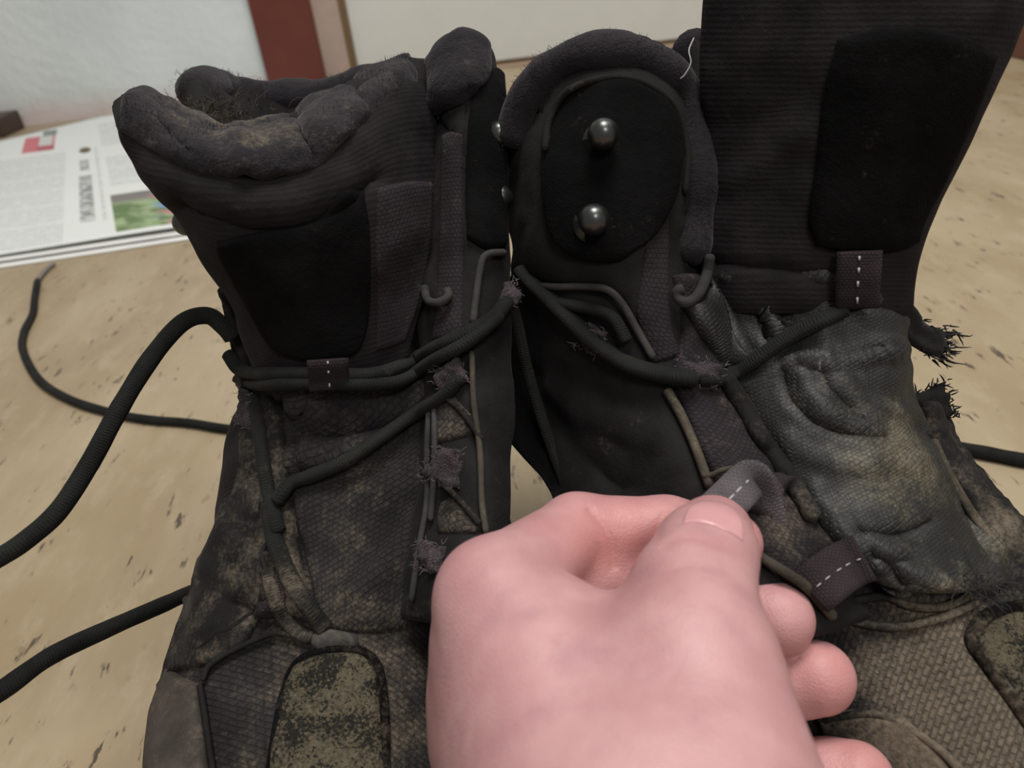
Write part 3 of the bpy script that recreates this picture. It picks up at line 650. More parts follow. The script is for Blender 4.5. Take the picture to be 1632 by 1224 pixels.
# ---- loops of webbing
def strap(name, pts, keys, width, mat, parent, lift=.002, thick=.0012, dust=.1, bulge=.0, n=26, depth=None):
    """A band of webbing following points; its flat face turns to the viewer side of the boot."""
    if depth is None: path = lay_path(pts, keys, lift, n)
    else: path = cr(PP(pts), n)
    tt = np.sin(np.linspace(0, np.pi, n))
    path = path+np.array([(CAM-q)/np.linalg.norm(CAM-q) for q in path])*(bulge*tt)[:, None]
    T = np.gradient(path, axis=0); T /= np.linalg.norm(T, axis=1, keepdims=True)
    view = np.array([(CAM-q)/np.linalg.norm(CAM-q) for q in path]); S = np.cross(T, view); S /= np.linalg.norm(S, axis=1, keepdims=True)
    cols = np.linspace(-.5, .5, 9); G = path[:, None, :]+S[:, None, :]*cols[None, :, None]*width
    return pad(name, G, mat, parent, thick/2, thick/2, thick*.6, dust=dust), path, S, view
def stitches(path, view, parent, k=4, r=.00032, off=.0011):
    n = len(path); idx = np.linspace(3, n-5, k).astype(int); parts = []
    for i in idx:
        q = np.array([path[i], path[i+1], path[min(i+2, n-1)]])+view[i]*off*np.array([.7, 1.0, .7])[:, None]
        parts.append(sweep(q, [(r*math.cos(a), r*math.sin(a)) for a in np.linspace(0, 2*math.pi, 7)[:-1]]))
    V, Fc, U = merge(parts); return link('stitching', V, Fc, K['thread'], parent)

# ---- left boot, laces
LS = ['bodyL', 'tongueL', 'lowL', 'flapL', 'eyeL']
cord('lace', lay_path([(362, 560), (385, 590), (425, 596), (480, 596), (525, 597), (590, 597), (640, 583), (690, 556), (740, 533), (785, 508), (812, 475)], LS, .0035, 90, 14), .0028, K['lace'], HB, flat=.8, dust=.12)
cord('lace', lay_path([(375, 600), (400, 612), (450, 613), (525, 612), (590, 613), (640, 606), (690, 575), (745, 545), (800, 500)], LS, .0055, 90, 14), .0025, K['lace'], HB, flat=.8, dust=.12)
cord('lace', lay_path([(440, 800), (462, 772), (500, 757), (550, 735), (610, 695), (660, 660), (705, 632), (735, 600)], LS, .003, 80, 10), .0028, K['lace'], HB, flat=.75, dust=.2)
cord('lace', lay_path([(428, 800), (438, 860), (462, 920), (490, 965), (520, 1005)], LS, .003, 60, 6), .0026, K['lace'], HB, flat=.7, dust=.2)
cord('lace', lay_path([(405, 630), (415, 700), (425, 770), (445, 850)], LS, .003, 60, 6), .0022, K['lace'], HB, flat=.7, dust=.2)
cord('lace', lay_path([(425, 905), (440, 960), (465, 1000), (498, 1018)], LS, .002, 40, 6), .0022, K['lace'], HB, flat=.8, dust=.4)
# stiff loop of lace that springs out to the left, clear of the floor
loop = PP([(372, 540, .256), (355, 520, .254), (330, 503, .252), (290, 515, .247), (240, 572, .24), (190, 652, .232), (145, 735, .226), (95, 812, .218), (45, 858, .213), (0, 888, .21), (-70, 925, .207),
           (-150, 985, .205), (-185, 1060, .205), (-150, 1130, .207), (-70, 1140, .212), (0, 1102, .22), (80, 1046, .232), (170, 1003, .25), (250, 968, .27), (310, 942, .295), (370, 920, .32)])
cord('lace_loop', loop, .0028, K['lace'], HB, n=170, dust=.08)
# free end on the floor
fe = [(520, 690), (390, 685), (300, 674), (230, 668), (170, 656), (110, 636), (62, 605), (37, 560), (38, 530), (52, 500), (55, 475), (60, 445)]
path = cr(np.array([np.array(q) for q in ((-.07, .342, .022), (-.088, .372, .006), (-.112, .394, .0029))]+[Pz(x, y, .0029) for x, y in fe[1:]]), 90); LE = cord('lace_end', path, .0029, K['lace'], HB, dust=.08)
path = np.array([Pz(x, y, .0029) for x, y in ((60, 447), (68, 436), (78, 426), (88, 420))]); cord('lace_tip', path, .0021, K['tip'], LE, n=14, k=8)
cord('lace', PP([(806, 470, .240), (820, 500, .244), (838, 580, .25), (858, 650, .252), (880, 715, .25), (900, 770, .245), (915, 820, .24)]), .0022, K['lace'], HB, n=60, flat=.8)

s, pth, S, vw = strap('tongue_loop', [(522, 572), (523, 585), (524, 600), (526, 622)], LS, .0118, K['web'], HB, lift=.0065, bulge=.002)
stitches(pth, vw, s, 3)
def worn(px, py, key, parent, w, h, rot=0.0, mat='frayed', lift=.003, nf=60):
    """A worn, felted lace loop, with loose fibres."""
    c, s_ = math.cos(rot), math.sin(rot); rows = []
    for v in (-.5, -.2, .2, .5):
        rows.append([(px+w*(u+random.uniform(-.05, .05))*c-h*(v+random.uniform(-.05, .05))*s_, py+w*u*s_+h*(v+random.uniform(-.07, .07))*c) for u in (-.5, -.17, .17, .5)])
    G = drape(rows, 18, 16, key, smooth=6)
    o = pad('worn_lace_loop', G, K[mat], parent, lift, .001, .0055, dust=.3, lump=.0026, lscale=230)
    n = normals(G); roots = []
    for _ in range(nf):
        a, b = random.randrange(18), random.randrange(16); roots.append((G[a, b]+n[a, b]*lift*.8, n[a, b]+RNG.normal(0, .6, 3)))
    fray('loose_fibre', roots, K['pale_fibre'] if mat == 'frayed' else K[mat], o, .00011, .0028, curl=.6)
for a in ((722, 598, 46, 40, -.4), (712, 745, 48, 58, .1), (690, 890, 36, 46, .2), (806, 470, 18, 40, .3), (398, 655, 26, 60, .1)): worn(a[0], a[1], LS, HB, a[2], a[3], a[4])
for rows in ([[(700, 650), (722, 632), (735, 645)], [(697, 680), (725, 668), (757, 668)], [(698, 705), (725, 700), (762, 690)]], [[(705, 800), (722, 792), (735, 800)], [(698, 830), (730, 822), (762, 838)], [(700, 850), (730, 850), (758, 850)]]):
    pad('eyestay_inset', drape(rows, 18, 18, ['flapL']), K['ripstop'], HB, .0015, .001, .002, dust=.45)
for pts, mt in (([(684, 640), (680, 720), (680, 800), (668, 870), (655, 960)], 'piping'), ([(692, 650), (692, 740), (686, 830)], 'piping'), ([(752, 560), (755, 640), (765, 720), (768, 800), (775, 850)], 'tanpipe'), ([(705, 630), (735, 655), (760, 690), (768, 700)], 'sole'), ([(705, 770), (735, 800), (765, 835)], 'sole')):
    cord('piping', lay_path(pts, ['flapL'], .0026, 50), .0009, K[mt], HB, k=8, dust=.3)
cord('piping', lay_path([(806, 402), (775, 406), (765, 430), (758, 480), (754, 515)], ['flapL'], .003, 40), .0011, K['piping'], HB, k=8, dust=.2)
cord('piping', lay_path([(676, 455), (682, 478), (700, 482), (714, 472), (712, 460)], ['flapL', 'tongueL'], .004, 40), .0013, K['piping'], HB, k=8, dust=.1)

# ---- right boot, tongue
TR = [[(1132, -90, .222), (1210, -95, .205), (1310, -95, .194), (1420, -95, .188), (1530, -90, .188), (1610, -85, .192), (1668, -80, .202)],
      [(1122, 10, .226), (1205, 10, .208), (1310, 10, .197), (1420, 10, .191), (1520, 10, .191), (1590, 10, .194), (1634, 15, .203)],
      [(1118, 100, .230), (1200, 100, .212), (1300, 100, .201), (1400, 100, .195), (1490, 100, .195), (1555, 105, .198), (1597, 110, .206)],
      [(1126, 210, .233), (1200, 210, .217), (1285, 210, .207), (1370, 210, .201), (1445, 212, .201), (1505, 215, .204), (1543, 222, .211)],
      [(1128, 310, .236), (1195, 312, .222), (1270, 312, .213), (1345, 312, .208), (1410, 314, .208), (1460, 318, .210), (1494, 325, .216)],
      [(1115, 410, .238), (1180, 412, .226), (1250, 412, .219), (1320, 413, .215), (1385, 414, .214), (1430, 416, .216), (1458, 420, .221)],
      [(1130, 500, .238), (1185, 502, .229), (1250, 502, .223), (1315, 503, .220), (1375, 504, .219), (1420, 506, .220), (1447, 510, .224)]]
G = pgrid(TR, 90, 80)
G = folds(G, [([(1130, 300), (1200, 280), (1280, 220)], .001, 22), ([(1150, 420), (1250, 430), (1330, 440)], -.0025, 10), ([(1150, 200), (1220, 190), (1290, 150)], -.0008, 24)])
TRo = pad('tongue', G, K['tongue'], RB, .003, .008, .007, dust=.05, lump=.0008, lscale=60, key='tongueR')
PT = [[(1335, 62), (1400, 45), (1470, 45), (1540, 60), (1588, 85)], [(1312, 150), (1385, 148), (1450, 148), (1515, 150), (1558, 165)], [(1300, 260), (1365, 260), (1420, 260), (1475, 262), (1512, 270)], [(1288, 350), (1345, 352), (1395, 353), (1435, 352), (1470, 352)], [(1300, 392), (1345, 402), (1390, 403), (1430, 400), (1458, 388)]]
pad('tongue_patch', drape(PT, 50, 44, ['tongueR']), K['suede'], TRo, .0025, .001, .004, dust=.08)
# ---- right boot, medial quarter with its rounded padded flap
QR = [[(905, 92, .262), (950, 76, .255), (985, 74, .252), (1020, 82, .254), (1050, 98, .262)],
      [(835, 130, .262), (900, 112, .240), (970, 106, .232), (1045, 116, .236), (1098, 145, .252)],
      [(800, 210, .266), (885, 205, .234), (968, 203, .225), (1055, 208, .228), (1124, 222, .246)],
      [(800, 310, .272), (880, 310, .232), (965, 310, .223), (1055, 310, .225), (1126, 312, .244)],
      [(826, 400, .266), (885, 402, .234), (965, 405, .225), (1048, 408, .226), (1110, 412, .242)],
      [(802, 480, .284), (890, 485, .242), (965, 490, .230), (1050, 495, .226), (1112, 500, .238)],
      [(796, 580, .292), (900, 588, .246), (980, 595, .232), (1065, 602, .222), (1135, 606, .230)],
      [(802, 680, .286), (915, 690, .244), (1000, 700, .228), (1090, 712, .214), (1185, 712, .222)],
      [(876, 770, .260), (945, 785, .236), (1040, 800, .219), (1140, 815, .205), (1240, 812, .214)],
      [(900, 860, .244), (990, 885, .224), (1090, 905, .208), (1200, 920, .197), (1310, 905, .206)],
      [(950, 960, .23), (1050, 985, .212), (1150, 1010, .199), (1270, 1020, .190), (1390, 985, .198)]]
G = pgrid(QR, 130, 70)
G = folds(G, [([(860, 200), (905, 130), (970, 112), (1040, 125), (1085, 170), (1095, 250), (1080, 380)], -.0032, 9), ([(830, 220), (880, 140), (960, 90), (1050, 105), (1110, 180), (1112, 300)], .002, 16), ([(830, 445), (940, 452), (990, 480), (1045, 570)], -.003, 10), ([(900, 620), (960, 660), (1060, 700)], .002, 20), ([(860, 600), (930, 720), (1000, 780)], -.002, 24)])
pad('medial_quarter', G, K['side'], RB, .004, .006, .008, dust=.03, lump=.0008, lscale=80, key='quarterR')
G = drape([[(902, 152), (935, 132), (970, 128), (1010, 132), (1056, 158)], [(870, 200), (915, 190), (965, 188), (1025, 190), (1086, 210)], [(865, 290), (910, 288), (962, 288), (1015, 290), (1082, 295)], [(876, 370), (920, 375), (962, 378), (1005, 375), (1052, 365)], [(905, 405), (930, 416), (960, 420), (990, 416), (1010, 400)]], 46, 36, ['quarterR'], smooth=10)
PLR = pad('hook_plate', G, K['suede'], RB, .003, .001, .004, dust=.06, key='plateR')
cord('plate_edging', lay_path([(868, 240), (876, 190), (905, 145), (970, 124), (1030, 134), (1076, 172), (1096, 240), (1092, 310)], ['quarterR', 'plateR'], .0016, 60, 10), .0011, K['side'], RB, k=8, dust=.15)
rim = [(815, 235), (832, 170), (868, 120), (920, 92), (975, 84), (1030, 96), (1078, 130), (1106, 190), (1115, 270), (1110, 350), (1098, 420)]
flapP = lay_path(rim, ['quarterR'], .001, 70, 10)
cord('flap_padding', flapP, .0058, K['fleece'], RB, k=14, dust=.12, wob=.15)
hook(960, 222, .2165, (-0.05, -0.85, 0.55), .0044, PLR); hook(945, 355, .2165, (-0.05, -0.85, 0.5), .0044, PLR)
G = drape([[(1035, 300), (1052, 298), (1068, 300)], [(1030, 370), (1048, 370), (1064, 372)], [(1022, 440), (1042, 445), (1065, 450)], [(1015, 500), (1042, 510), (1070, 520)], [(1040, 580), (1062, 575), (1085, 565)]], 46, 18, ['quarterR'])
pad('flap_ribbing', G, K['ripstop_fine'], RB, .0012, .001, .002, dust=.1)

# ---- right boot, creased gusset over the instep
GR = [[(1112, 428, .238), (1180, 425, .2275), (1250, 425, .220), (1320, 427, .216), (1390, 430, .215), (1450, 436, .222)],
      [(1122, 500, .236), (1190, 505, .228), (1260, 505, .222), (1330, 505, .218), (1395, 508, .217), (1444, 512, .224)],
      [(1140, 580, .232), (1205, 585, .225), (1275, 588, .219), (1340, 590, .216), (1400, 590, .217), (1447, 590, .226)],
      [(1185, 670, .226), (1245, 675, .218), (1310, 678, .213), (1370, 678, .212), (1425, 678, .216), (1472, 675, .227)],
      [(1245, 765, .217), (1300, 770, .210), (1360, 773, .207), (1415, 773, .208), (1468, 770, .213), (1518, 765, .226)],
      [(1310, 850, .208), (1360, 858, .203), (1415, 862, .201), (1470, 862, .203), (1525, 858, .209), (1580, 848, .222)],
      [(1375, 925, .202), (1420, 938, .198), (1470, 945, .197), (1525, 945, .199), (1580, 938, .205), (1640, 925, .217)]]
G = pgrid(GR, 110, 90)
G = folds(G, [(l_, a_*1.1, w_) for l_, a_, w_ in [([(1155, 430), (1230, 432), (1330, 440)], .0012, 6), ([(1162, 440), (1200, 470), (1226, 505), (1236, 545)], .0020, 7), ([(1180, 455), (1214, 500), (1228, 560)], -.0022, 6), ([(1226, 446), (1246, 475), (1254, 505)], .0016, 6), ([(1130, 440), (1160, 520), (1210, 570)], -.0025, 9),
              ([(1245, 588), (1270, 572), (1330, 580), (1420, 560)], .0012, 9), ([(1248, 592), (1262, 640), (1300, 676), (1345, 692), (1400, 700)], -.0024, 8), ([(1275, 600), (1296, 640), (1330, 664)], .0010, 9), ([(1310, 590), (1326, 628), (1362, 660)], -.0016, 6), ([(1330, 500), (1390, 488), (1440, 500)], -.0018, 6), ([(1340, 610), (1390, 650), (1450, 660)], .0008, 12),
              ([(1250, 700), (1330, 740), (1450, 740)], .0010, 16), ([(1300, 780), (1360, 870), (1430, 880)], .0012, 12), ([(1370, 850), (1430, 850), (1480, 830)], -.0016, 8), ([(1385, 880), (1420, 905), (1440, 930)], -.0018, 7), ([(1400, 900), (1440, 910), (1500, 930)], .0010, 9), ([(1480, 700), (1530, 800), (1570, 880)], -.0025, 6), ([(1450, 560), (1400, 545), (1340, 560)], .0008, 8)]])
G = G+normals(G)[..., None][..., 0]*(-np.abs(vnoise(G*np.array([1, 1, 1.6]), 62))*.0026+.0008)[..., None]
pad('tongue_gusset', G, K['nylon'], RB, .002, .003, .004, dust=.16, lump=.0007, lscale=110, key='gussetR')
RS = ['bodyR', 'quarterR', 'gussetR', 'tongueR']
# medial eyestay band
ER = [[(1070, 440), (1092, 436), (1118, 436)], [(1085, 520), (1108, 525), (1135, 535)], [(1072, 600), (1110, 602), (1150, 590)], [(1098, 680), (1145, 680), (1195, 665)], [(1135, 760), (1190, 770), (1250, 755)], [(1190, 860), (1245, 860), (1310, 840)], [(1270, 950), (1320, 935), (1380, 915)]]
G = drape(ER, 80, 30, ['quarterR', 'gussetR'], smooth=12)
pad('medial_eyestay', G, K['ripstop_fine'], RB, .0035, .002, .004, dust=.24, lump=.0006, key='eyeR', uvrot=.6)
RS.append('eyeR')
cord('piping', lay_path([(1062, 620), (1085, 660), (1108, 712), (1132, 778)], RS, .002, 40), .0013, K['tanpipe'], RB, k=8, dust=.55)
cord('piping', lay_path([(828, 452), (880, 457), (930, 457), (968, 462), (992, 485), (1018, 530), (1042, 572)], RS, .0025, 60), .0011, K['piping'], RB, k=8, dust=.1)
cord('piping', lay_path([(1196, 878), (1240, 905), (1285, 935), (1330, 985)], RS, .002, 40), .0014, K['tanpipe'], RB, k=8, dust=.4)
cord('piping', lay_path([(1155, 600), (1185, 650), (1215, 700), (1250, 750), (1300, 830)], RS, .003, 50), .0026, K['side'], RB, k=10, dust=.2)
# curled free edge of the gusset
ribbon = lay_path([(1132, 405), (1126, 440), (1112, 470), (1095, 482), (1082, 476), (1080, 464), (1090, 460)], RS, .005, 50)
cord('gusset_edge', ribbon, .0016, K['piping'], RB, k=8, dust=.1)
G = drape([[(1085, 485), (1110, 478), (1135, 440)], [(1110, 530), (1140, 510), (1160, 480)], [(1140, 570), (1170, 555), (1190, 535)], [(1165, 600), (1190, 590), (1212, 580)]], 30, 18, RS, smooth=8)
pad('gusset_fold', G, K['nylon'], RB, .005, .001, .006, dust=.1)
# laces
cord('lace', lay_path([(828, 428), (845, 447), (880, 480), (918, 518), (950, 548), (1000, 580), (1060, 598), (1110, 604)], RS, .0028, 80, 10), .0033, K['lace'], RB, flat=.7, dust=.1)
cord('lace', lay_path([(1110, 604), (1150, 603), (1200, 575), (1255, 538), (1310, 510), (1350, 492)], RS, .002, 60, 10), .0026, K['lace'], RB, flat=.75, dust=.12)
cord('lace', lay_path([(860, 478), (930, 490), (975, 505), (1000, 545)], RS, .0018, 50, 8), .0024, K['lace'], RB, flat=.7, dust=.05)
pth = cr(np.array([Pz(x, y, .003) for x, y in ((1420, 690), (1515, 712), (1570, 722), (1632, 734), (1720, 748), (1850, 740))]), 60)
cord('lace_end', pth, .0036, K['lace'], RB, dust=.05)
s, pth, S, vw = strap('tongue_loop', [(1370, 400), (1369, 425), (1367, 455), (1366, 492)], RS, .0112, K['web'], RB, lift=.0035, bulge=.0012)
stitches(pth, vw, s, 4)
# the loop held by the fingers
s, pth, S, vw = strap('held_loop', [(1128, 832, .178), (1148, 810, .183), (1170, 788, .187), (1190, 768, .1915), (1200, 765, .195), (1212, 790, .198), (1220, 830, .200), (1216, 862, .203)], None, .0100, K['web_pale'], RB, depth=True, thick=.0014, n=40)
stitches(pth[:21], vw[:21], s, 5, .00030)
cord('piping', lay_path([(1118, 758), (1134, 757), (1150, 750), (1170, 745)], RS, .003, 20), .0008, K['tanpipe'], RB, k=6, dust=.5)
for a in ((1222, 790, 52, 70, .35), ): worn(a[0], a[1], RS, RB, a[2], a[3], a[4], mat='web', nf=16)
worn(437, 945, LS, HB, 40, 74, .1, mat='web', nf=12)
worn(946, 540, RS, RB, 40, 42, .5); worn(1110, 598, RS, RB, 64, 44, .25)
s, pth, S, vw = strap('lace_webbing', [(1290, 945), (1320, 920), (1350, 900), (1378, 888)], RS, .0120, K['web'], RB, lift=.004, bulge=.002)
stitches(pth, vw, s, 5, .00018)
# lateral eyestay and torn loops on the outer edge
LR = [[(1478, 690), (1492, 690), (1512, 700)], [(1505, 750), (1525, 745), (1550, 765)], [(1545, 815), (1575, 800), (1605, 815)], [(1600, 890), (1640, 870), (1670, 880)]]
Gq = pgrid([[(1470, 640, .232), (1484, 640, .236), (1498, 648, .246)], [(1486, 700, .229), (1502, 700, .234), (1520, 715, .244)], [(1520, 770, .226), (1545, 765, .230), (1572, 782, .242)], [(1570, 850, .221), (1605, 832, .224), (1640, 850, .238)], [(1625, 925, .216), (1670, 900, .22), (1710, 920, .234)]], 60, 24)
pad('lateral_eyestay', Gq, K['side'], RB, .003, .004, .004, dust=.25, lump=.0012, lscale=160, key='latR')
cord('piping', lay_path([(1486, 700), (1512, 755), (1550, 820), (1600, 885)], ['latR'], .003, 40), .0014, K['tanpipe'], RB, k=8, dust=.5)
def torn(name, pts, w, mat, parent, nf, L):
    n = 16; path = cr(PP(pts), n); T = np.gradient(path, axis=0); T /= np.linalg.norm(T, axis=1, keepdims=True)
    S = np.cross(T, fw); S /= np.linalg.norm(S, axis=1, keepdims=True); c = np.linspace(-.5, .5, 9)
    G = path[:, None]+S[:, None]*c[None, :, None]*w
    rag = RNG.random(9); G[-1] += T[-1]*(rag*.0035-.001)[:, None]; G[-2] += T[-1]*(rag*.0018-.0006)[:, None]
    o = pad(name, G, mat, parent, .0018, .0018, .002, dust=.1, lump=.0016, lscale=300)
    roots = [(G[-1-random.randrange(3), random.randrange(9)]+RNG.normal(0, .0008, 3), T[-1]+RNG.normal(0, .35, 3)) for _ in range(nf)]
    roots += [(G[random.randrange(4, n), random.choice((0, 8))], T[-1]+RNG.normal(0, .8, 3)) for _ in range(nf//3)]
    fray('loose_fibre', roots, mat, o, .00030, L, curl=.22)
torn('torn_lace_loop', [(1430, 495, .232), (1448, 515, .233), (1466, 533, .234), (1488, 545, .235), (1506, 550, .235)], .0082, K['frayblack'], RB, 70, .0046)
torn('torn_lace_loop', [(1452, 660, .236), (1470, 652, .238), (1490, 645, .239), (1508, 636, .24)], .0105, K['side'], RB, 60, .0028)
torn('torn_lace_loop', [(1545, 820, .232), (1555, 800, .234), (1560, 790, .236), (1563, 780, .237)], .008, K['side'], RB, 20, .002)
# vamp, toe pad
TPR = [[(1552, 1012), (1580, 985), (1625, 975), (1680, 985)], [(1562, 1045), (1600, 1030), (1650, 1020), (1720, 1030)], [(1600, 1100), (1640, 1090), (1690, 1080), (1760, 1090)], [(1660, 1180), (1700, 1170), (1750, 1160), (1820, 1170)]]
G = drape(TPR, 30, 30, ['bodyR']); TPR_ = pad('toe_pad', G, K['rubber'], RB, .0032, .001, .0035, dust=.6, lump=.0003, lscale=400)
cord('toe_pad_edging', lay_path([(1700, 1235), (1625, 1130), (1575, 1060), (1550, 1020), (1572, 985), (1630, 968), (1720, 975)], ['bodyR'], .0006, 60), .002, K['suede'], TPR_, k=8, dust=.25)
for pts in ([(1340, 985), (1420, 1000), (1500, 985), (1560, 960)], [(1350, 960), (1410, 950), (1450, 965), (1500, 968), (1545, 950)], [(1310, 1150), (1400, 1140), (1490, 1190), (1560, 1260)]):
    cord('seam', lay_path(pts, ['bodyR', 'gussetR'], .0012, 50), .0012, K['sole'], RB, k=6, dust=.1)
G = drape([[(1300, 1140), (1370, 1130), (1440, 1140)], [(1320, 1190), (1400, 1185), (1500, 1200)], [(1340, 1260), (1430, 1255), (1540, 1270)]], 24, 24, ['bodyR'])
pad('toe_rand', G, K['side'], RB, .0025, .001, .003, dust=.3)
# tuft of grey lint at the foot of the lacing, one long stray thread
roots = [(P(1560+RNG.normal(0, 22), 930+RNG.normal(0, 9), .2), RNG.normal(0, 1, 3)-fw*.6) for _ in range(60)]
fray('lint', roots, K['piping'], RB, .00012, .012, curl=.3)
cord('stray_thread', cr(PP([(1106, 60, .222), (1098, 80, .221), (1101, 100, .221), (1092, 118, .222), (1084, 126, .223)]), 30), .00022, K['thread'], RB, k=5)

# ---- collar seen behind, left boot: rear lining and debris; fuzz on rims
def fuzz(G, n, L, parent, mat='fleece', r=.0001):
    nn = normals(G); roots = []
    for _ in range(n):
        a, b = random.randrange(G.shape[0]), random.randrange(G.shape[1]); roots.append((G[a, b]+nn[a, b]*.002, nn[a, b]+np.array([0, 0, .6])+RNG.normal(0, .5, 3)))
    fray('fuzz', roots, K[mat], parent, r, L, curl=.2)

def path_fuzz(path, r, n, L, parent):
    roots = []
    for _ in range(n):
        q = path[random.randrange(len(path))]; v = RNG.normal(0, 1, 3); v[2] = abs(v[2]); v /= np.linalg.norm(v); roots.append((q+v*r*.95, v+RNG.normal(0, .4, 3)))
    fray('fuzz', roots, K['fleece'], parent, .00007, L, curl=.2)
path_fuzz(rimL-np.array([0, 0, .004]), .0075, 1500, .0018, HB); path_fuzz(rimR-np.array([0, 0, .004]), .0075, 500, .0018, RB)
fuzz(rollG[6:, 4:-4], 1800, .0016, rimO, r=.00006); path_fuzz(flapP, .0058, 1500, .0018, RB)
# lint and grit caught in the open mouth of the left boot
roots = [(P(345+RNG.normal(0, 36), 178+RNG.normal(0, 12), .262+RNG.normal(0, .006)), RNG.normal(0, 1, 3)) for _ in range(160)]
fray('lint', roots, K['tanpipe'], HB, .00016, .010, curl=.5)

# ------------------------------------------------------------------ the hand
def build_hand():
    """Signed-distance hand: tapered bones blended into one skin, meshed by surface nets."""
    J = lambda px, py, d: np.array([(px-816)/FPX*d, -(py-612)/FPX*d, d])
    h = .00095
    lo = np.array([-.035, -.20, .085]); hi = np.array([.115, -.020, .245])
    ax = [np.arange(lo[i], hi[i], h) for i in range(3)]; X, Y, Z = np.meshgrid(*ax, indexing='ij'); Q = np.stack([X, Y, Z], -1).astype(np.float32)
    def cone(a, b, ra, rb):
        ab = b-a; t = np.clip(((Q-a)@ab)/(ab@ab), 0, 1); return np.linalg.norm(Q-(a+t[..., None]*ab), axis=-1)-(ra+(rb-ra)*t)
    def smin(a, b, k):
        hh = np.clip(.5+.5*(b-a)/k, 0, 1); return b*(1-hh)+a*hh-k*hh*(1-hh)
    def chain(pts, k=.003):
        d = None
        for (a, ra), (b, rb) in zip(pts[:-1], pts[1:]):
            c = cone(a, b, ra, rb); d = c if d is None else smin(d, c, k)
        return d
    mcp = [J(785, 945, .172), J(778, 1020, .178), J(770, 1105, .180), J(772, 1200, .178)]
    wrist = J(1010, 1480, .122); wr2 = J(960, 1480, .135)
    palm = None
    for i, m_ in enumerate(mcp):
        c = cone(m_, wrist*(1-i*.22)+wr2*(i*.22), (.0118, .0120, .0115, .0115)[i], .016); palm = c if palm is None else smin(palm, c, .012)
    palm = smin(palm, cone(J(900, 1020, .164), J(985, 1300, .138), .0115, .019), .014)            # first dorsal muscle
    palm = smin(palm, cone(J(880, 1150, .165), J(1000, 1350, .142), .018, .022), .014)
    thumb = chain([(J(1128, 1330, .130), .0225), (J(1098, 1060, .149), .0168), (J(1104, 945, .1615), .0124), (J(1124, 885, .171), .0108), (J(1136, 853, .179), .0093)], .004)
    fo = chain([(wrist, .021), (J(1120, 2300, .10), .026)], .01)
    d = smin(palm, thumb, .010); d = smin(d, fo, .02)
    d = smin(d, chain([(J(880, 945, .196), .0120), (J(985, 930, .198), .0100), (J(1075, 940, .196), .0085)], .004), .002)     # skin web between thumb and index
    fing = [chain([(mcp[0], .0116), (J(920, 850, .199), .0100), (J(1062, 848, .199), .0089), (J(1162, 866, .192), .0082)], .003),
            chain([(mcp[1], .0105), (J(905, 965, .217), .0096), (J(1080, 972, .211), .0094), (J(1200, 980, .197), .0094), (J(1238, 986, .193), .0092)], .003),
            chain([(mcp[2], .0105), (J(905, 1080, .220), .0096), (J(1120, 1085, .211), .0094), (J(1260, 1082, .197), .0093), (J(1303, 1080, .193), .0091)], .003),
            chain([(mcp[3], .0100), (J(930, 1215, .212), .0090), (J(1200, 1238, .202), .0088), (J(1320, 1240, .191), .0088), (J(1366, 1240, .188), .0086)], .003)]
    f = fing[0]
    for q in fing[1:]: f = smin(f, q, .0012)
    d = smin(d, f, .0045)
    # surface nets
    inside = d < 0; s = inside.shape
    cube = sum(inside[i:s[0]-1+i, j:s[1]-1+j, k:s[2]-1+k].astype(np.int8) for i in (0, 1) for j in (0, 1) for k in (0, 1))
    act = (cube > 0) & (cube < 8); idx = -np.ones(act.shape, int); cells = np.argwhere(act); idx[act] = np.arange(len(cells))
    acc = np.zeros((len(cells), 3)); cnt = np.zeros(len(cells))
    cs = [(i, j, k) for i in (0, 1) for j in (0, 1) for k in (0, 1)]
    for a in cs:
        for ax_ in range(3):
            if a[ax_]: continue
            b = list(a); b[ax_] = 1
            da = d[cells[:, 0]+a[0], cells[:, 1]+a[1], cells[:, 2]+a[2]]; db = d[cells[:, 0]+b[0], cells[:, 1]+b[1], cells[:, 2]+b[2]]
            m_ = (da < 0) != (db < 0); t_ = np.where(m_, da/(da-db+1e-20), 0)
            p = np.array(a, float)[None]+np.zeros((len(cells), 3)); p[:, ax_] += t_
            acc[m_] += p[m_]; cnt[m_] += 1
    V = lo+(cells+acc/cnt[:, None])*h
    Fc = []
    for ax_ in range(3):
        o1, o2 = [i for i in range(3) if i != ax_]
        sl0 = [slice(None)]*3; sl1 = [slice(None)]*3; sl0[ax_] = slice(0, s[ax_]-1); sl1[ax_] = slice(1, s[ax_])
        ch = inside[tuple(sl0)] != inside[tuple(sl1)]
        e = np.argwhere(ch); e = e[(e[:, o1] > 0) & (e[:, o2] > 0) & (e[:, o1] < s[o1]-1) & (e[:, o2] < s[o2]-1)]
        def cell(d1, d2): c = e.copy(); c[:, o1] -= d1; c[:, o2] -= d2; return idx[c[:, 0], c[:, 1], c[:, 2]]
        q = np.stack([cell(1, 1), cell(0, 1), cell(0, 0), cell(1, 0)], 1); Fc.append(q[(q >= 0).all(1)])
    Fc = np.concatenate(Fc)
    # relax the net
    E_ = np.concatenate([Fc[:, [0, 1]], Fc[:, [1, 2]], Fc[:, [2, 3]], Fc[:, [3, 0]]])
    for it in range(6):
        sm = np.zeros_like(V); c = np.zeros(len(V))
        np.add.at(sm, E_[:, 0], V[E_[:, 1]]); np.add.at(sm, E_[:, 1], V[E_[:, 0]]); np.add.at(c, E_[:, 0], 1); np.add.at(c, E_[:, 1], 1)
        av = sm/np.maximum(c, 1)[:, None]; V = V+(av-V)*(.5 if it % 2 == 0 else -.45)
    # skin creases: bent index finger, thumb joint, folded web
    nv = np.zeros_like(V); fa = np.cross(V[Fc[:, 1]]-V[Fc[:, 0]], V[Fc[:, 2]]-V[Fc[:, 0]])
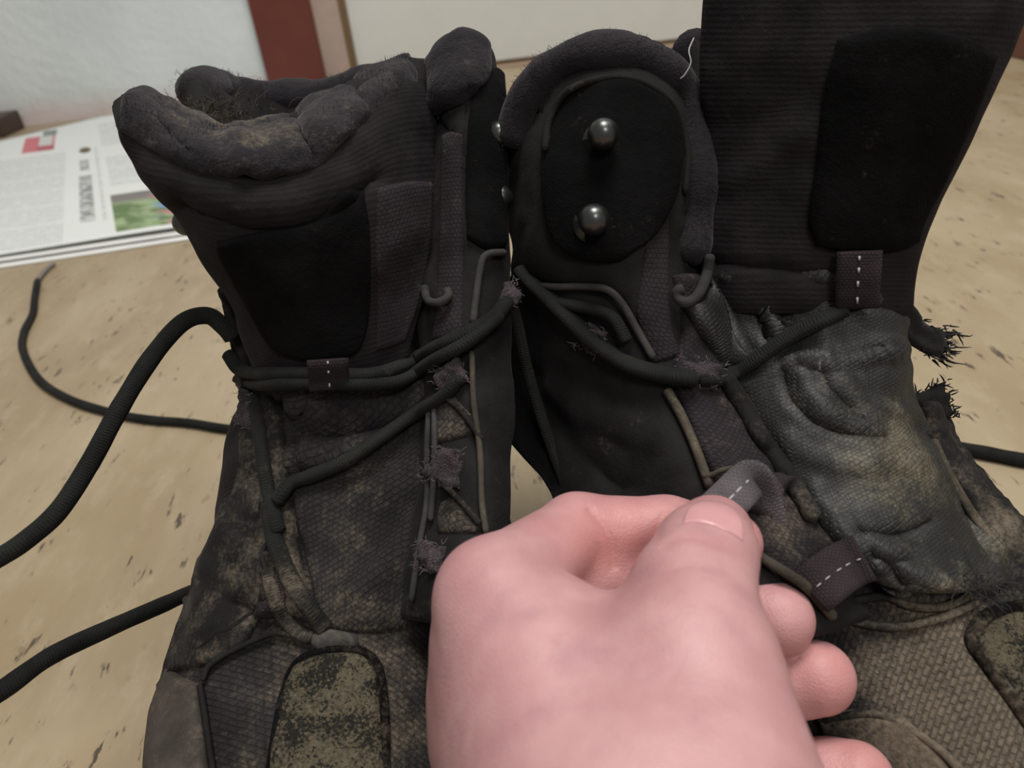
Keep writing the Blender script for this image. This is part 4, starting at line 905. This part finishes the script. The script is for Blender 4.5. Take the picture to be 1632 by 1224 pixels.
    for i in range(4): np.add.at(nv, Fc[:, i], fa)
    nv /= np.linalg.norm(nv, axis=1, keepdims=True)+1e-12
    if (nv*(V-V.mean(0))).sum() < 0: nv = -nv
    px = np.stack([816+FPX*V[:, 0]/V[:, 2], 612-FPX*V[:, 1]/V[:, 2]], -1); front = np.clip(-(nv*V).sum(1)/np.linalg.norm(V, axis=1)*2, 0, 1)
    cfl = np.zeros(len(V))
    for line, dep, wid, red in (([(940, 812), (962, 838), (974, 868), (978, 904)], .0007, 5, .12), ([(1058, 818), (1050, 838), (1046, 856)], .0004, 6, .2),
                                ([(1060, 868), (1085, 856), (1120, 858), (1160, 872), (1190, 892)], .0003, 8, .12), ([(1062, 908), (1110, 898), (1160, 908)], .00025, 9, .06)):
        l = cr(np.array(line, float), 30); dd = np.full(len(V), 1e9)
        for q in l: dd = np.minimum(dd, ((px-q)**2).sum(1))
        g_ = np.exp(-dd/wid**2)*front*(V[:, 2] < .205); V = V-nv*(g_*dep)[:, None]; cfl += np.exp(-dd/(wid*1.5)**2)*front*red
    # redder knuckles and fingertips
    fl = cfl
    for q, r, a in ((J(1160, 860, .19), .010, .5), (J(1243, 986, .19), .011, .22), (J(1320, 1080, .188), .011, .5), (J(1380, 1230, .183), .012, .55), (J(970, 850, .187), .016, .4), (J(1060, 835, .187), .012, .35), (J(985, 905, .18), .009, .5), (J(700, 1150, .175), .02, .25)):
        fl += a*np.exp(-((V-q)**2).sum(1)/r**2)
    W = CAM+V[:, :1]*cx+V[:, 1:2]*cy+V[:, 2:]*fw
    return W, Fc, np.clip(fl, 0, 1)
W, Fc, fl = build_hand()
loc = W.mean(0)
me = bpy.data.meshes.new('hand'); me.from_pydata((W-loc).tolist(), [], Fc.tolist())
at = me.attributes.new('flush', 'FLOAT', 'POINT'); at.data.foreach_set('value', fl)
me.polygons.foreach_set('use_smooth', [True]*len(me.polygons)); bm = bmesh.new(); bm.from_mesh(me); bmesh.ops.recalc_face_normals(bm, faces=bm.faces); 
loop_ = [e for e in bm.edges if e.is_boundary]                      # carry the forearm on towards the viewer, then close it
for st in range(6):
    r_ = bmesh.ops.extrude_edge_only(bm, edges=loop_); vs = [v for v in r_['geom'] if isinstance(v, bmesh.types.BMVert)]; loop_ = [e for e in r_['geom'] if isinstance(e, bmesh.types.BMEdge)]
    ctr = sum((v.co for v in vs), Vector())/max(len(vs), 1)
    for v in vs: v.co = ctr+(v.co-ctr)*1.04+Vector((.008, -.035, -.002))
bmesh.ops.holes_fill(bm, edges=loop_); bmesh.ops.recalc_face_normals(bm, faces=bm.faces)
bm.to_mesh(me); bm.free()
me.materials.append(K['skin']); HD = bpy.data.objects.new('hand', me); COL.objects.link(HD); HD.location = loc
tag(HD, 'bare left hand pinching a fabric lace loop of the right boot', 'hand')
SURF['hand'] = (W, [tuple(f) for f in Fc])
NG = drape([[(1098, 812), (1112, 803), (1130, 800), (1150, 803), (1168, 812), (1182, 830)], [(1091, 824), (1108, 818), (1128, 817), (1150, 821), (1170, 832), (1184, 848)], [(1088, 836), (1104, 834), (1124, 836), (1146, 843), (1168, 853), (1184, 864)]], 16, 26, ['hand'], smooth=2)
pad('thumbnail', NG, K['nail'], HD, .0005, .0006, .0006)
bpy.context.view_layer.update()
